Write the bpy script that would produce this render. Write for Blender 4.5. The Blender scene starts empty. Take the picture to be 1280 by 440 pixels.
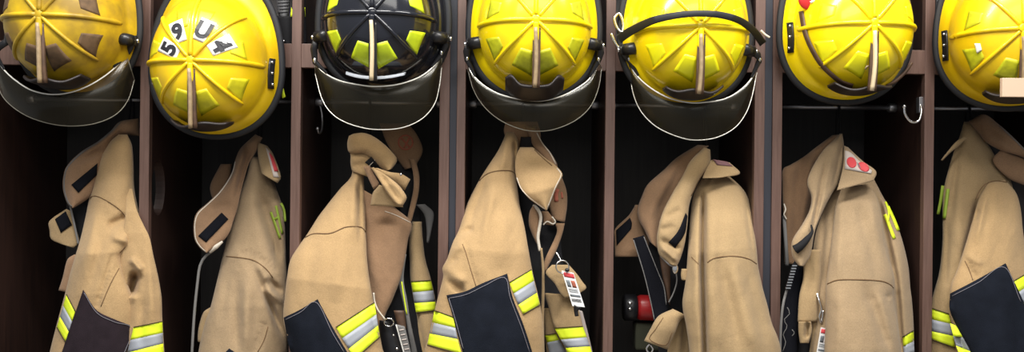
import bpy, bmesh, math
import numpy as np
from mathutils import Vector, Matrix
from mathutils.bvhtree import BVHTree

SC = bpy.context.scene
COL = SC.collection
R = math.radians
# ------------------------------------------------------------------ camera, world, lights, exposure
FPX, CD, ROLL = 1108.0, 2.26, R(0.6)
cam = bpy.data.cameras.new('camera'); cam.sensor_width = 36; cam.lens = FPX / 1280 * 36
co = bpy.data.objects.new('camera', cam); COL.objects.link(co)
co.matrix_world = Matrix.Translation((0, -CD, 0)) @ Matrix.Rotation(R(90), 4, 'X') @ Matrix.Rotation(ROLL, 4, 'Z')
cam.clip_start = 0.02
SC.camera = co
wd = bpy.data.worlds.new('world'); SC.world = wd; wd.use_nodes = True
wd.node_tree.nodes['Background'].inputs[0].default_value = (0.93, 0.96, 1.0, 1)
wd.node_tree.nodes['Background'].inputs[1].default_value = 0.24
def area(name, loc, rot, sx, sy, power, col=(1, 0.97, 0.92)):
    l = bpy.data.lights.new(name, 'AREA'); l.shape = 'RECTANGLE'; l.size = sx; l.size_y = sy; l.energy = power; l.color = col
    o = bpy.data.objects.new(name, l); COL.objects.link(o); o.location = loc; o.rotation_euler = rot
    return o
area('ceiling_or_fill_lamp', (-0.75, -1.05, 1.45), (R(16), 0, 0), 1.3, 0.30, 37)
area('ceiling_or_fill_lamp', (0.85, -1.05, 1.45), (R(16), 0, 0), 1.3, 0.30, 37)
area('ceiling_or_fill_lamp', (0.0, -3.2, 1.5), (R(55), 0, 0), 2.6, 0.6, 20)  # added front fill behind the camera, not a known ceiling fixture
SC.view_settings.view_transform = 'Standard'; SC.view_settings.look = 'None'
SC.view_settings.gamma = 1; SC.view_settings.use_curve_mapping = False
SC.view_settings.exposure = 0.55

# ------------------------------------------------------------------ materials
def mat(name, col, rough=0.6, spec=0.5, metal=0.0, var=0.0, vscale=8, vcol=None, bump=0.0, bscale=200, weave=False, coat=0.0):
    m = bpy.data.materials.new(name); m.use_nodes = True
    nt = m.node_tree; b = nt.nodes['Principled BSDF']
    b.inputs['Base Color'].default_value = (*col, 1); b.inputs['Roughness'].default_value = rough
    b.inputs['Specular IOR Level'].default_value = spec; b.inputs['Metallic'].default_value = metal
    b.inputs['Coat Weight'].default_value = coat
    tc = nt.nodes.new('ShaderNodeTexCoord')
    if var > 0:
        n = nt.nodes.new('ShaderNodeTexNoise'); n.inputs['Scale'].default_value = vscale; n.inputs['Detail'].default_value = 7
        nt.links.new(tc.outputs['Object'], n.inputs['Vector'])
        r = nt.nodes.new('ShaderNodeValToRGB'); r.color_ramp.elements[0].position = 0.38; r.color_ramp.elements[1].position = 0.66
        r.color_ramp.elements[0].color = (*col, 1)
        v = vcol if vcol else tuple(c * (1 - var) for c in col)
        r.color_ramp.elements[1].color = (*[c * (1 - var) + w * var for c, w in zip(col, v)], 1) if vcol else (*v, 1)
        nt.links.new(n.outputs['Fac'], r.inputs['Fac']); nt.links.new(r.outputs['Color'], b.inputs['Base Color'])
    if bump > 0:
        bn = nt.nodes.new('ShaderNodeBump'); bn.inputs['Strength'].default_value = bump; bn.inputs['Distance'].default_value = 0.002
        if weave:
            w = nt.nodes.new('ShaderNodeTexWave'); w.inputs['Scale'].default_value = bscale; w.inputs['Distortion'].default_value = 3
            w.inputs['Detail'].default_value = 3
        else:
            w = nt.nodes.new('ShaderNodeTexNoise'); w.inputs['Scale'].default_value = bscale; w.inputs['Detail'].default_value = 4
        nt.links.new(tc.outputs['Object'], w.inputs['Vector'])
        nt.links.new(w.outputs[1 if weave else 0], bn.inputs['Height']); nt.links.new(bn.outputs['Normal'], b.inputs['Normal'])
    return m

def wood(name, a, b2, sc=1.0, rough=0.45):
    m = bpy.data.materials.new(name); m.use_nodes = True
    nt = m.node_tree; b = nt.nodes['Principled BSDF']; b.inputs['Roughness'].default_value = rough
    tc = nt.nodes.new('ShaderNodeTexCoord'); mp = nt.nodes.new('ShaderNodeMapping'); mp.inputs['Scale'].default_value = (60 * sc, 60 * sc, 3 * sc)
    n = nt.nodes.new('ShaderNodeTexNoise'); n.inputs['Scale'].default_value = 3; n.inputs['Detail'].default_value = 8
    r = nt.nodes.new('ShaderNodeValToRGB'); r.color_ramp.elements[0].position = 0.3; r.color_ramp.elements[1].position = 0.7
    r.color_ramp.elements[0].color = (*a, 1); r.color_ramp.elements[1].color = (*b2, 1)
    nt.links.new(tc.outputs['Object'], mp.inputs['Vector']); nt.links.new(mp.outputs[0], n.inputs['Vector'])
    nt.links.new(n.outputs['Fac'], r.inputs['Fac']); nt.links.new(r.outputs['Color'], b.inputs['Base Color'])
    bn = nt.nodes.new('ShaderNodeBump'); bn.inputs['Strength'].default_value = 0.15; bn.inputs['Distance'].default_value = 0.001
    nt.links.new(n.outputs['Fac'], bn.inputs['Height']); nt.links.new(bn.outputs['Normal'], b.inputs['Normal'])
    return m

M = {}
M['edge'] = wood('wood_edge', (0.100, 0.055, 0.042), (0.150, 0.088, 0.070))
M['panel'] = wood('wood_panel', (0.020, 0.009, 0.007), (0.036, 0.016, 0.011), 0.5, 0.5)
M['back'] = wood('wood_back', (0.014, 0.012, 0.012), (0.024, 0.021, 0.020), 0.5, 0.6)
M['gap'] = mat('gap_filler', (0.022, 0.024, 0.034), 0.6)
M['floor'] = mat('floor_tile', (0.22, 0.20, 0.18), 0.5, var=0.2, vscale=12)
M['wall'] = mat('wall_paint', (0.55, 0.53, 0.49), 0.8)
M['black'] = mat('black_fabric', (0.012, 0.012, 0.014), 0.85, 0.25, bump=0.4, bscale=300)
M['velcro'] = mat('hook_and_loop', (0.009, 0.0095, 0.013), 0.95, 0.06, bump=0.9, bscale=700)
M['elbow'] = mat('elbow_leather', (0.010, 0.0125, 0.020), 0.9, 0.12, var=0.25, vscale=30, bump=0.5, bscale=600)
M['elbow_p'] = mat('plum_elbow_leather', (0.026, 0.018, 0.023), 0.9, 0.12, var=0.25, vscale=30, bump=0.5, bscale=600)
M['lime'] = mat('lime_tape', (0.74, 0.88, 0.03), 0.5, 0.4, bump=0.15, bscale=500)
M['silver'] = mat('silver_tape', (0.31, 0.33, 0.37), 0.45, 0.5, bump=0.2, bscale=600)
M['letter_shaded'] = mat('shaded_lime_lettering', (0.27, 0.38, 0.035), 0.6)  # lime taken darker: the shadow on the lettering is put into the colour
M['seam'] = mat('seam_thread', (0.15, 0.085, 0.038), 0.9)
M['seamdark'] = mat('dark_thread', (0.05, 0.035, 0.012), 0.9)
M['thread'] = mat('grey_thread', (0.16, 0.15, 0.17), 0.8)
M['piping'] = mat('pale_piping', (0.62, 0.56, 0.47), 0.8)
M['greycord'] = mat('grey_webbing', (0.17, 0.165, 0.16), 0.85, bump=0.4, bscale=500)
M['chrome'] = mat('chrome', (0.80, 0.80, 0.80), 0.18, metal=1.0)
M['steel'] = mat('dull_steel', (0.42, 0.42, 0.44), 0.45, metal=1.0)
M['rubber'] = mat('black_rubber', (0.010, 0.011, 0.014), 0.6, 0.4)
M['plastic'] = mat('black_plastic', (0.012, 0.012, 0.014), 0.35, 0.5)
M['yellow'] = mat('yellow_shell', (0.80, 0.55, 0.004), 0.3, 0.5, var=0.55, vscale=9, vcol=(0.46, 0.25, 0.01), coat=0.15)
M['clean'] = mat('bright_yellow_shell', (0.90, 0.68, 0.004), 0.24, 0.5, var=0.16, vscale=9, vcol=(0.60, 0.36, 0.01), coat=0.2)
M['dirty'] = mat('grimy_yellow_shell', (0.56, 0.37, 0.01), 0.42, 0.4, var=0.85, vscale=15, vcol=(0.20, 0.12, 0.02))
M['shellblack'] = mat('glossy_black_shell', (0.010, 0.011, 0.016), 0.16, 0.5, coat=0.3)
M['limepatch'] = mat('reflective_patch', (0.58, 0.72, 0.02), 0.35, var=0.2, vscale=40)
M['limeyel'] = mat('yellow_reflective_patch', (0.92, 0.88, 0.01), 0.3, var=0.06, vscale=40)
M['faint'] = mat('dull_reflective_patch', (0.66, 0.60, 0.012), 0.4, var=0.25, vscale=40)
M['worn'] = mat('peeled_patch', (0.13, 0.075, 0.035), 0.8, var=0.4, vscale=60)
M['olive'] = mat('faded_patch', (0.55, 0.56, 0.015), 0.4, var=0.3, vscale=60)
M['leather'] = mat('brown_leather', (0.014, 0.0085, 0.0085), 0.5, var=0.3, vscale=40)
M['leather2'] = mat('scuffed_leather', (0.095, 0.05, 0.028), 0.6, var=0.4, vscale=50)
M['cream'] = mat('cream_strip', (0.62, 0.50, 0.32), 0.5)
M['brass'] = mat('worn_strip', (0.36, 0.26, 0.15), 0.45, var=0.3, vscale=60)
M['white'] = mat('white_sticker', (0.80, 0.80, 0.80), 0.45)
M['ink'] = mat('black_ink', (0.012, 0.012, 0.016), 0.5)
M['inkgrey'] = mat('grey_ink', (0.15, 0.17, 0.19), 0.5)
M['red'] = mat('red_plastic', (0.42, 0.018, 0.02), 0.35)
M['redprint'] = mat('red_print', (0.62, 0.06, 0.07), 0.6)
M['reddim'] = mat('faded_red_print', (0.36, 0.10, 0.06), 0.8)
M['label'] = mat('label_cloth', (0.55, 0.48, 0.44), 0.8)
M['plum'] = mat('plum_label', (0.20, 0.10, 0.11), 0.8)
M['greyplastic'] = mat('grey_plastic', (0.10, 0.10, 0.105), 0.5)
M['olivebag'] = mat('olive_fabric', (0.045, 0.048, 0.028), 0.9, bump=0.4, bscale=300)
M['card'] = mat('tan_card', (0.58, 0.42, 0.30), 0.7)
M['rim'] = mat('bright_edge', (0.85, 0.84, 0.78), 0.15, 0.8)  # on visors: light caught by the edge, put into a near-white colour

def fabric(name, col, dark=0.16):
    m = bpy.data.materials.new(name); m.use_nodes = True
    nt = m.node_tree; b = nt.nodes['Principled BSDF']; b.inputs['Roughness'].default_value = 0.9; b.inputs['Specular IOR Level'].default_value = 0.15
    b.inputs['Sheen Weight'].default_value = 0.15; b.inputs['Sheen Roughness'].default_value = 0.6
    tc = nt.nodes.new('ShaderNodeTexCoord')
    def noise(sc, det, lo, hi):
        n = nt.nodes.new('ShaderNodeTexNoise'); n.inputs['Scale'].default_value = sc; n.inputs['Detail'].default_value = det
        nt.links.new(tc.outputs['Object'], n.inputs['Vector'])
        r = nt.nodes.new('ShaderNodeMapRange'); r.inputs[1].default_value = 0.3; r.inputs[2].default_value = 0.7; r.inputs[3].default_value = lo; r.inputs[4].default_value = hi
        nt.links.new(n.outputs['Fac'], r.inputs[0]); return n, r.outputs[0]
    n1, a1 = noise(8, 6, 1 - dark, 1 + dark * 0.4); n2, a2 = noise(420, 3, 0.88, 1.12)
    mu = nt.nodes.new('ShaderNodeMath'); mu.operation = 'MULTIPLY'; nt.links.new(a1, mu.inputs[0]); nt.links.new(a2, mu.inputs[1])
    vm = nt.nodes.new('ShaderNodeVectorMath'); vm.operation = 'SCALE'; vm.inputs[0].default_value = col; nt.links.new(mu.outputs[0], vm.inputs['Scale'])
    nt.links.new(vm.outputs[0], b.inputs['Base Color'])
    n3, _ = noise(38, 6, 0, 1)
    b1 = nt.nodes.new('ShaderNodeBump'); b1.inputs['Strength'].default_value = 0.5; b1.inputs['Distance'].default_value = 0.004
    nt.links.new(n3.outputs['Fac'], b1.inputs['Height'])
    b2 = nt.nodes.new('ShaderNodeBump'); b2.inputs['Strength'].default_value = 0.5; b2.inputs['Distance'].default_value = 0.0012
    nt.links.new(n2.outputs['Fac'], b2.inputs['Height']); nt.links.new(b1.outputs['Normal'], b2.inputs['Normal']); nt.links.new(b2.outputs['Normal'], b.inputs['Normal'])
    return m
M['tan'] = fabric('tan_fabric', (0.400, 0.264, 0.128))
M['tan2'] = fabric('sandy_fabric', (0.340, 0.240, 0.138))
M['tan3'] = fabric('khaki_fabric', (0.352, 0.243, 0.124))
M['inner'] = fabric('brown_lining', (0.265, 0.158, 0.088), 0.25)

def visor_mat():
    m = bpy.data.materials.new('smoky_visor'); m.use_nodes = True
    nt = m.node_tree; nt.nodes.clear()
    out = nt.nodes.new('ShaderNodeOutputMaterial'); tr = nt.nodes.new('ShaderNodeBsdfTransparent')
    tr.inputs[0].default_value = (0.62, 0.57, 0.48, 1)
    gl = nt.nodes.new('ShaderNodeBsdfGlossy'); gl.inputs['Roughness'].default_value = 0.2; gl.inputs[0].default_value = (0.9, 0.9, 0.85, 1)
    df = nt.nodes.new('ShaderNodeBsdfDiffuse'); df.inputs[0].default_value = (0.16, 0.135, 0.085, 1)  # faint diffuse layer stands in for haze and reflection on the visor
    fr = nt.nodes.new('ShaderNodeFresnel'); fr.inputs[0].default_value = 1.45
    m1 = nt.nodes.new('ShaderNodeMixShader'); m1.inputs[0].default_value = 0.09
    nt.links.new(tr.outputs[0], m1.inputs[1]); nt.links.new(df.outputs[0], m1.inputs[2])
    m2 = nt.nodes.new('ShaderNodeMixShader')
    mu = nt.nodes.new('ShaderNodeMath'); mu.operation = 'MULTIPLY'; mu.inputs[1].default_value = 0.6; nt.links.new(fr.outputs[0], mu.inputs[0])
    nt.links.new(mu.outputs[0], m2.inputs[0]); nt.links.new(m1.outputs[0], m2.inputs[1]); nt.links.new(gl.outputs[0], m2.inputs[2])
    nt.links.new(m2.outputs[0], out.inputs[0])
    return m
M['visor'] = visor_mat()
M['rimdim'] = mat('dim_edge', (0.22, 0.21, 0.17), 0.3)  # same visor edge where it catches little light, as a darker colour

# ------------------------------------------------------------------ helpers
CA, SA = math.cos(ROLL), math.sin(ROLL)
CAM = np.array([0, -CD, 0.0])
def W(px, py, y):
    """photograph position at world depth y -> world point"""
    u = np.asarray(px, float) - 640; v = np.asarray(py, float) - 220; y = np.asarray(y, float) + 0 * u
    k = (CD + y) / FPX
    return np.stack([(u * CA + v * SA) * k, y, (u * SA - v * CA) * k], -1)
def PX(px): return (px - 640) * CD / FPX
def PZ(py): return (220 - py) * CD / FPX

def mesh_obj(name, verts, faces, m, parent=None, smooth=True):
    verts = np.asarray(verts, float)
    off = np.array(parent.location if parent else (0, 0, 0))
    if parent and parent.parent: off = off + np.array(parent.parent.location)
    me = bpy.data.meshes.new(name)
    me.from_pydata([tuple(v) for v in (verts - off)], [], [tuple(int(i) for i in f) for f in faces])
    me.materials.append(m)
    if smooth: me.polygons.foreach_set('use_smooth', [True] * len(me.polygons))
    me.update()
    o = bpy.data.objects.new(name, me); COL.objects.link(o)
    if parent: o.parent = parent
    return o
def fix_normals(o):
    bm = bmesh.new(); bm.from_mesh(o.data); bmesh.ops.recalc_face_normals(bm, faces=bm.faces); bm.to_mesh(o.data); bm.free()
def thing(name, label, cat, loc=(0, 0, 0), group=None):
    o = bpy.data.objects.new(name, None); o.empty_display_size = 0.05; COL.objects.link(o); o.location = loc
    o['label'] = label; o['category'] = cat
    if group: o['group'] = group
    return o
def tag(o, label, cat, group=None):
    o['label'] = label; o['category'] = cat
    if group: o['group'] = group
    return o
def box(name, lo, hi, m, parent=None, bev=0.0):
    bm = bmesh.new(); bmesh.ops.create_cube(bm, size=1)
    lo = np.array(lo, float); hi = np.array(hi, float); c = (lo + hi) / 2; s = hi - lo
    for v in bm.verts: v.co = Vector((c[0] + v.co.x * s[0], c[1] + v.co.y * s[1], c[2] + v.co.z * s[2]))
    if bev > 0: bmesh.ops.bevel(bm, geom=list(bm.edges), offset=bev, segments=2, affect='EDGES', profile=0.5)
    vs = [tuple(v.co) for v in bm.verts]; bm.verts.index_update(); fs = [[v.index for v in f.verts] for f in bm.faces]; bm.free()
    return mesh_obj(name, vs, fs, m, parent, smooth=False)

def curve(pts, n):
    p = np.asarray(pts, float)
    if len(p) == 2:
        t = np.linspace(0, 1, n)[:, None]; return p[0] * (1 - t) + p[1] * t
    P = np.vstack([2 * p[0] - p[1], p, 2 * p[-1] - p[-2]])
    out = []
    for i in range(1, len(P) - 2):
        t = np.linspace(0, 1, 24, endpoint=False)[:, None]
        a, b, c, d = P[i - 1], P[i], P[i + 1], P[i + 2]
        out.append(0.5 * (2 * b + (c - a) * t + (2 * a - 5 * b + 4 * c - d) * t ** 2 + (3 * b - 3 * c + d - a) * t ** 3))
    out = np.vstack(out + [p[-1:]])
    s = np.r_[0, np.cumsum(np.linalg.norm(np.diff(out[:, :2], axis=0), axis=1))]
    q = np.linspace(0, s[-1], n)
    return np.stack([np.interp(q, s, out[:, k]) for k in range(out.shape[1])], -1)
def along(vals, n):
    if np.isscalar(vals): return np.full(n, float(vals))
    return np.interp(np.linspace(0, 1, n), np.linspace(0, 1, len(vals)), vals)

def shell(name, F, B, m, parent, smooth=True):
    """closed shell from a front grid and a back grid (nv x nu x 3)"""
    nv, nu = F.shape[:2]; n = nv * nu
    V = np.vstack([F.reshape(-1, 3), B.reshape(-1, 3)])
    i = np.arange(n).reshape(nv, nu)
    a, b, c, d = i[:-1, :-1].ravel(), i[:-1, 1:].ravel(), i[1:, 1:].ravel(), i[1:, :-1].ravel()
    front = np.stack([a, d, c, b], 1); back = np.stack([a, b, c, d], 1) + n
    rim = []
    def side(e):
        for k in range(len(e) - 1): rim.append((e[k], e[k + 1], e[k + 1] + n, e[k] + n))
    side(i[0]); side(i[-1][::-1]); side(i[:, 0][::-1]); side(i[:, -1])
    faces = [tuple(f) for f in front] + [tuple(f) for f in back] + rim
    o = mesh_obj(name, V, faces, m, parent, smooth)
    fix_normals(o)
    o_bvh[o.name] = (F.reshape(-1, 3).copy(), [tuple(f) for f in front])
    return o
o_bvh = {}

RNG = np.random.RandomState(7)
def wrinkle(px, py, seed, wl=46.0):
    r = np.random.RandomState(seed); out = 0 * px
    wx = 6 * np.sin(px / 31 + seed) + 5 * np.sin(py / 27 + 2 * seed); wy = 6 * np.sin(px / 37 + 3 * seed) + 5 * np.sin(py / 33 + seed)
    for k in range(6):
        th = r.uniform(-0.55, 0.55); l = wl * r.uniform(0.45, 1.3)
        out = out + np.sin(2 * np.pi * ((px + wx) * math.cos(th) + 0.35 * (py + wy) * math.sin(th) * 3) / l + r.uniform(0, 6.28)) * (l / wl)
    return out / 6

def pucker(pts, side=1, ln=8.0, w=1.5, a=0.0022, step=4.2):
    n = max(3, int(np.linalg.norm(np.diff(np.asarray(pts, float), axis=0), axis=1).sum() / step)); c = curve(pts, n); t = np.gradient(c, axis=0); t /= np.linalg.norm(t, axis=1)[:, None]
    out = []
    for k in range(n):
        q = np.array([-t[k, 1], t[k, 0]]) * side * ln * (0.7 + 0.6 * ((k * 7) % 5) / 5) + t[k] * 2
        out.append((c[k, 0], c[k, 1], c[k, 0] + q[0], c[k, 1] + q[1], w, a))
    return out
def patch(parent, name, m, L, Rr, y, bulge=0.01, back=0.004, pw=0.5, folds=(), nz=0.0000, tilt=0.0, seed=1, cap=0.0, res=3.0, label=None):
    """cloth panel / sleeve between two edge curves given in photograph positions; y: depth along its length;
    bulge: how far its middle comes forward, back: how far it goes back; folds: (x0,y0,x1,y1,width,amount)"""
    La, Ra = np.asarray([p[:2] for p in L], float), np.asarray([p[:2] for p in Rr], float)
    ln = max(np.linalg.norm(np.diff(La, axis=0), axis=1).sum(), np.linalg.norm(np.diff(Ra, axis=0), axis=1).sum())
    wdt = np.linalg.norm(curve(La, 30) - curve(Ra, 30), axis=1).max()
    nv = int(np.clip(ln / res, 8, 240)); nu = int(np.clip(wdt / res * 1.3, 9, 90))
    l, r = curve(La, nv), curve(Ra, nv)
    s = np.linspace(0, 1, nu); u = 0.5 * (1 - np.cos(np.pi * s)) if pw <= 0.6 else s
    px = l[:, None, 0] * (1 - u) + r[:, None, 0] * u; py = l[:, None, 1] * (1 - u) + r[:, None, 1] * u
    prof = np.clip(1 - (2 * u - 1) ** 2, 0, 1) ** pw
    bl = along(bulge, nv)[:, None]; bk = along(back, nv)[:, None]; yy = along(y, nv)[:, None]; tl = along(tilt, nv)[:, None]
    if cap > 0:
        e = np.sqrt(np.clip(np.linspace(0, 1, nv) / cap, 0, 1) * (2 - np.clip(np.linspace(0, 1, nv) / cap, 0, 1)))[:, None]
    else: e = 1.0
    yf = yy + tl * (u - 0.5) - bl * prof * e
    edge = np.clip(np.minimum(u, 1 - u) * 6, 0, 1)
    if nz: yf = yf + (nz * wrinkle(px, py, seed) + nz * 0.28 * wrinkle(px, py, seed + 50, 17.0)) * edge
    for (x0, y0, x1, y1, w, a) in folds:
        d = np.array([x1 - x0, y1 - y0], float); Ld = np.linalg.norm(d); d /= Ld
        t = ((px - x0) * d[0] + (py - y0) * d[1]) / Ld; dist = (px - x0) * -d[1] + (py - y0) * d[0]
        tp = np.clip(np.minimum(t + 0.12, 1.12 - t) / 0.3, 0, 1)
        yf = yf + a * np.exp(-(dist / w) ** 2) * tp * edge
    yb = np.maximum(yy + tl * (u - 0.5) + 0.0015 + bk * prof * e, yf + 0.002)
    o = shell(name, W(px, py, yf), W(px, py, yb), m, parent)
    if label: o['label'] = label
    return o

BV = {}
def bvh_of(objs):
    key = tuple(o.name for o in (objs if isinstance(objs, (list, tuple)) else [objs]))
    if key not in BV: BV[key] = bvh_make(objs)
    return BV[key]
def bvh_make(objs):
    vs, fs = [], []; n = 0
    for o in (objs if isinstance(objs, (list, tuple)) else [objs]):
        v, f = o_bvh[o.name]; vs.append(v); fs += [tuple(i + n for i in t) for t in f]; n += len(v)
    return BVHTree.FromPolygons([Vector(v) for v in np.vstack(vs)], fs)

def coons(top, right, bottom, left, nu, nv):
    T, B, L, Q = curve(top, nu), curve(bottom, nu), curve(left, nv), curve(right, nv)
    u = np.linspace(0, 1, nu)[None, :, None]; v = np.linspace(0, 1, nv)[:, None, None]
    return ((1 - v) * T[None] + v * B[None] + (1 - u) * L[:, None] + u * Q[:, None]
            - ((1 - u) * (1 - v) * T[0] + u * (1 - v) * T[-1] + (1 - u) * v * B[0] + u * v * B[-1]))

def project(G, bvh, y0):
    """depth of every photograph position of the grid G on a surface"""
    sh = G.shape[:2]; Y = np.full(sh, np.nan)
    for i in range(sh[0]):
        for j in range(sh[1]):
            p = W(G[i, j, 0], G[i, j, 1], 0.0); d = Vector(p - CAM).normalized()
            h = bvh.ray_cast(Vector(CAM), d)
            if h[0] is not None: Y[i, j] = h[0].y
    if np.isnan(Y).all(): Y[:] = y0
    for _ in range(200):
        bad = np.isnan(Y)
        if not bad.any(): break
        P = np.pad(Y, 1, constant_values=np.nan)
        nb = np.stack([P[:-2, 1:-1], P[2:, 1:-1], P[1:-1, :-2], P[1:-1, 2:]])
        with np.errstate(all='ignore'):
            import warnings
            with warnings.catch_warnings():
                warnings.simplefilter('ignore'); mn = np.nanmean(nb, 0)
        Y[bad] = mn[bad]
    return Y

def overlay(parent, name, m, target, top, right, bottom, left, off=0.0025, sink=0.003, res=4.0, label=None, y0=0.0):
    tl = lambda c: np.linalg.norm(np.diff(np.asarray(c, float), axis=0), axis=1).sum()
    nu = int(np.clip(max(tl(top), tl(bottom)) / res, 3, 40)) + 1; nv = int(np.clip(max(tl(left), tl(right)) / res, 3, 40)) + 1
    G = coons(top, right, bottom, left, nu, nv)
    Y = project(G, bvh_of(target), y0)
    o = shell(name, W(G[..., 0], G[..., 1], Y - off), W(G[..., 0], G[..., 1], Y + sink), m, parent)
    if label: o['label'] = label
    return o
def quad(parent, name, m, target, TL, TR, BR, BL, **k):
    return overlay(parent, name, m, target, [TL, TR], [TR, BR], [BL, BR], [TL, BL], **k)
def oval(parent, name, m, target, c, rx, ry, rot=0.0, **k):
    f = lambda a: (c[0] + rx * math.cos(a) * math.cos(rot) - ry * math.sin(a) * math.sin(rot), c[1] + rx * math.cos(a) * math.sin(rot) + ry * math.sin(a) * math.cos(rot))
    arc = lambda a, b: [f(a + (b - a) * i / 6) for i in range(7)]
    return overlay(parent, name, m, target, arc(R(225), R(315)), arc(R(315), R(405)), arc(R(135), R(45)), arc(R(225), R(135)), **dict(dict(res=1.6), **k))
def line(parent, name, m, target, pts, w=1.3, off=0.0012, **k):
    n = max(6, int(np.linalg.norm(np.diff(np.asarray(pts, float), axis=0), axis=1).sum() / 4))
    c = curve(pts, n); t = np.gradient(c, axis=0); t /= np.linalg.norm(t, axis=1)[:, None]; nn = np.stack([-t[:, 1], t[:, 0]], 1) * w / 2
    a, b = c - nn, c + nn
    G = np.stack([a, c, b], 1)
    Y = project(G, bvh_of(target), 0.0)
    F = W(G[..., 0], G[..., 1], Y - off); F[:, 1] = W(G[:, 1, 0], G[:, 1, 1], Y[:, 1] - off * 1.5)
    return shell(name, F, W(G[..., 0], G[..., 1], Y + 0.0015), m, parent)
def stripes(parent, target, Ls, Rs, off=0.003, dark=True):
    """yellow / silver / yellow tape: the four border positions on the left and on the right"""
    for k, m in enumerate(('lime', 'silver', 'lime')):
        quad(parent, 'reflective_tape', M[m], target, Ls[k], Rs[k], Rs[k + 1], Ls[k + 1], off=off,
             label=('silver grey reflective tape' if k == 1 else 'lime yellow reflective tape'))
    if dark:
        for k in (0, 3):
            line(parent, 'tape_seam', M['seamdark'], target, [Ls[k], Rs[k]], 1.2, off=off + 0.001)

def tube(name, pts, r, m, parent=None, n=8, closed=False, rmul=(1, 1)):
    """tube through world points; r scalar or list"""
    P = np.asarray(pts, float); N = len(P); rr = along(r, N) if not np.isscalar(r) else np.full(N, r)
    T = np.gradient(P, axis=0) if not closed else np.roll(P, -1, 0) - np.roll(P, 1, 0)
    T /= np.linalg.norm(T, axis=1)[:, None] + 1e-12
    ref = np.array([0.0, 1, 0]) if abs(T[:, 1]).mean() < 0.8 else np.array([0.0, 0, 1])
    V = []
    for i in range(N):
        a = np.cross(T[i], ref); a /= np.linalg.norm(a) + 1e-9; b = np.cross(T[i], a)
        for k in range(n):
            t = 2 * np.pi * k / n; V.append(P[i] + rr[i] * (rmul[0] * math.cos(t) * a + rmul[1] * math.sin(t) * b))
    F = []
    for i in range(N if closed else N - 1):
        j = (i + 1) % N
        for k in range(n): F.append((i * n + k, i * n + (k + 1) % n, j * n + (k + 1) % n, j * n + k))
    if not closed: F += [tuple(range(n))[::-1], tuple((N - 1) * n + k for k in range(n))]
    o = mesh_obj(name, V, F, m, parent); fix_normals(o); return o
def ptube(name, pts3, r, m, parent=None, n=8, smooth=30, **k):
    c = curve(pts3, smooth); return tube(name, W(c[:, 0], c[:, 1], c[:, 2]), r, m, parent, n, **k)
def disc(name, c, r, h, axis, m, parent=None, n=20):
    """short round cylinder with a rounded rim"""
    ax = np.asarray(axis, float); ax /= np.linalg.norm(ax); c = np.asarray(c, float)
    st = [(0, 0.86), (0.12, 1), (0.88, 1), (1, 0.86)]
    ref = np.array([0, 0, 1.0]) if abs(ax[2]) < 0.9 else np.array([1.0, 0, 0])
    a = np.cross(ax, ref); a /= np.linalg.norm(a); b = np.cross(ax, a)
    V = [c + ax * h * t + r * q * (math.cos(2 * np.pi * k / n) * a + math.sin(2 * np.pi * k / n) * b) for t, q in st for k in range(n)]
    F = [(i * n + k, i * n + (k + 1) % n, (i + 1) * n + (k + 1) % n, (i + 1) * n + k) for i in range(3) for k in range(n)]
    F += [tuple(range(n))[::-1], tuple(3 * n + k for k in range(n))]
    o = mesh_obj(name, V, F, m, parent); fix_normals(o); return o
def blob(name, c, rad, m, parent=None, n=16):
    V, F = [], []
    for i in range(n + 1):
        t = np.pi * i / n
        for k in range(n * 2):
            p = np.pi * k / n; V.append((c[0] + rad[0] * math.sin(t) * math.cos(p), c[1] + rad[1] * math.sin(t) * math.sin(p), c[2] + rad[2] * math.cos(t)))
    for i in range(n):
        for k in range(2 * n): F.append((i * 2 * n + k, i * 2 * n + (k + 1) % (2 * n), (i + 1) * 2 * n + (k + 1) % (2 * n), (i + 1) * 2 * n + k))
    bm = bmesh.new(); vv = [bm.verts.new(v) for v in V]
    for f in F: bm.faces.new([vv[i] for i in f])
    bmesh.ops.remove_doubles(bm, verts=bm.verts, dist=1e-6); bmesh.ops.recalc_face_normals(bm, faces=bm.faces); bm.verts.index_update()
    vs = [tuple(v.co) for v in bm.verts]; fs = [[v.index for v in f.verts] for f in bm.faces]; bm.free()
    return mesh_obj(name, vs, fs, m, parent)

# ------------------------------------------------------------------ the setting
ZF, ZT = -1.25, 0.78
DEPTH = 0.40
def struct(o): o['kind'] = 'structure'; return o
struct(box('floor', (-3, -3.6, ZF - 0.05), (3, 0.6, ZF), M['floor']))
struct(box('wall_back', (-3, DEPTH + 0.03, ZF), (3, DEPTH + 0.11, 1.6), M['wall']))

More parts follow.
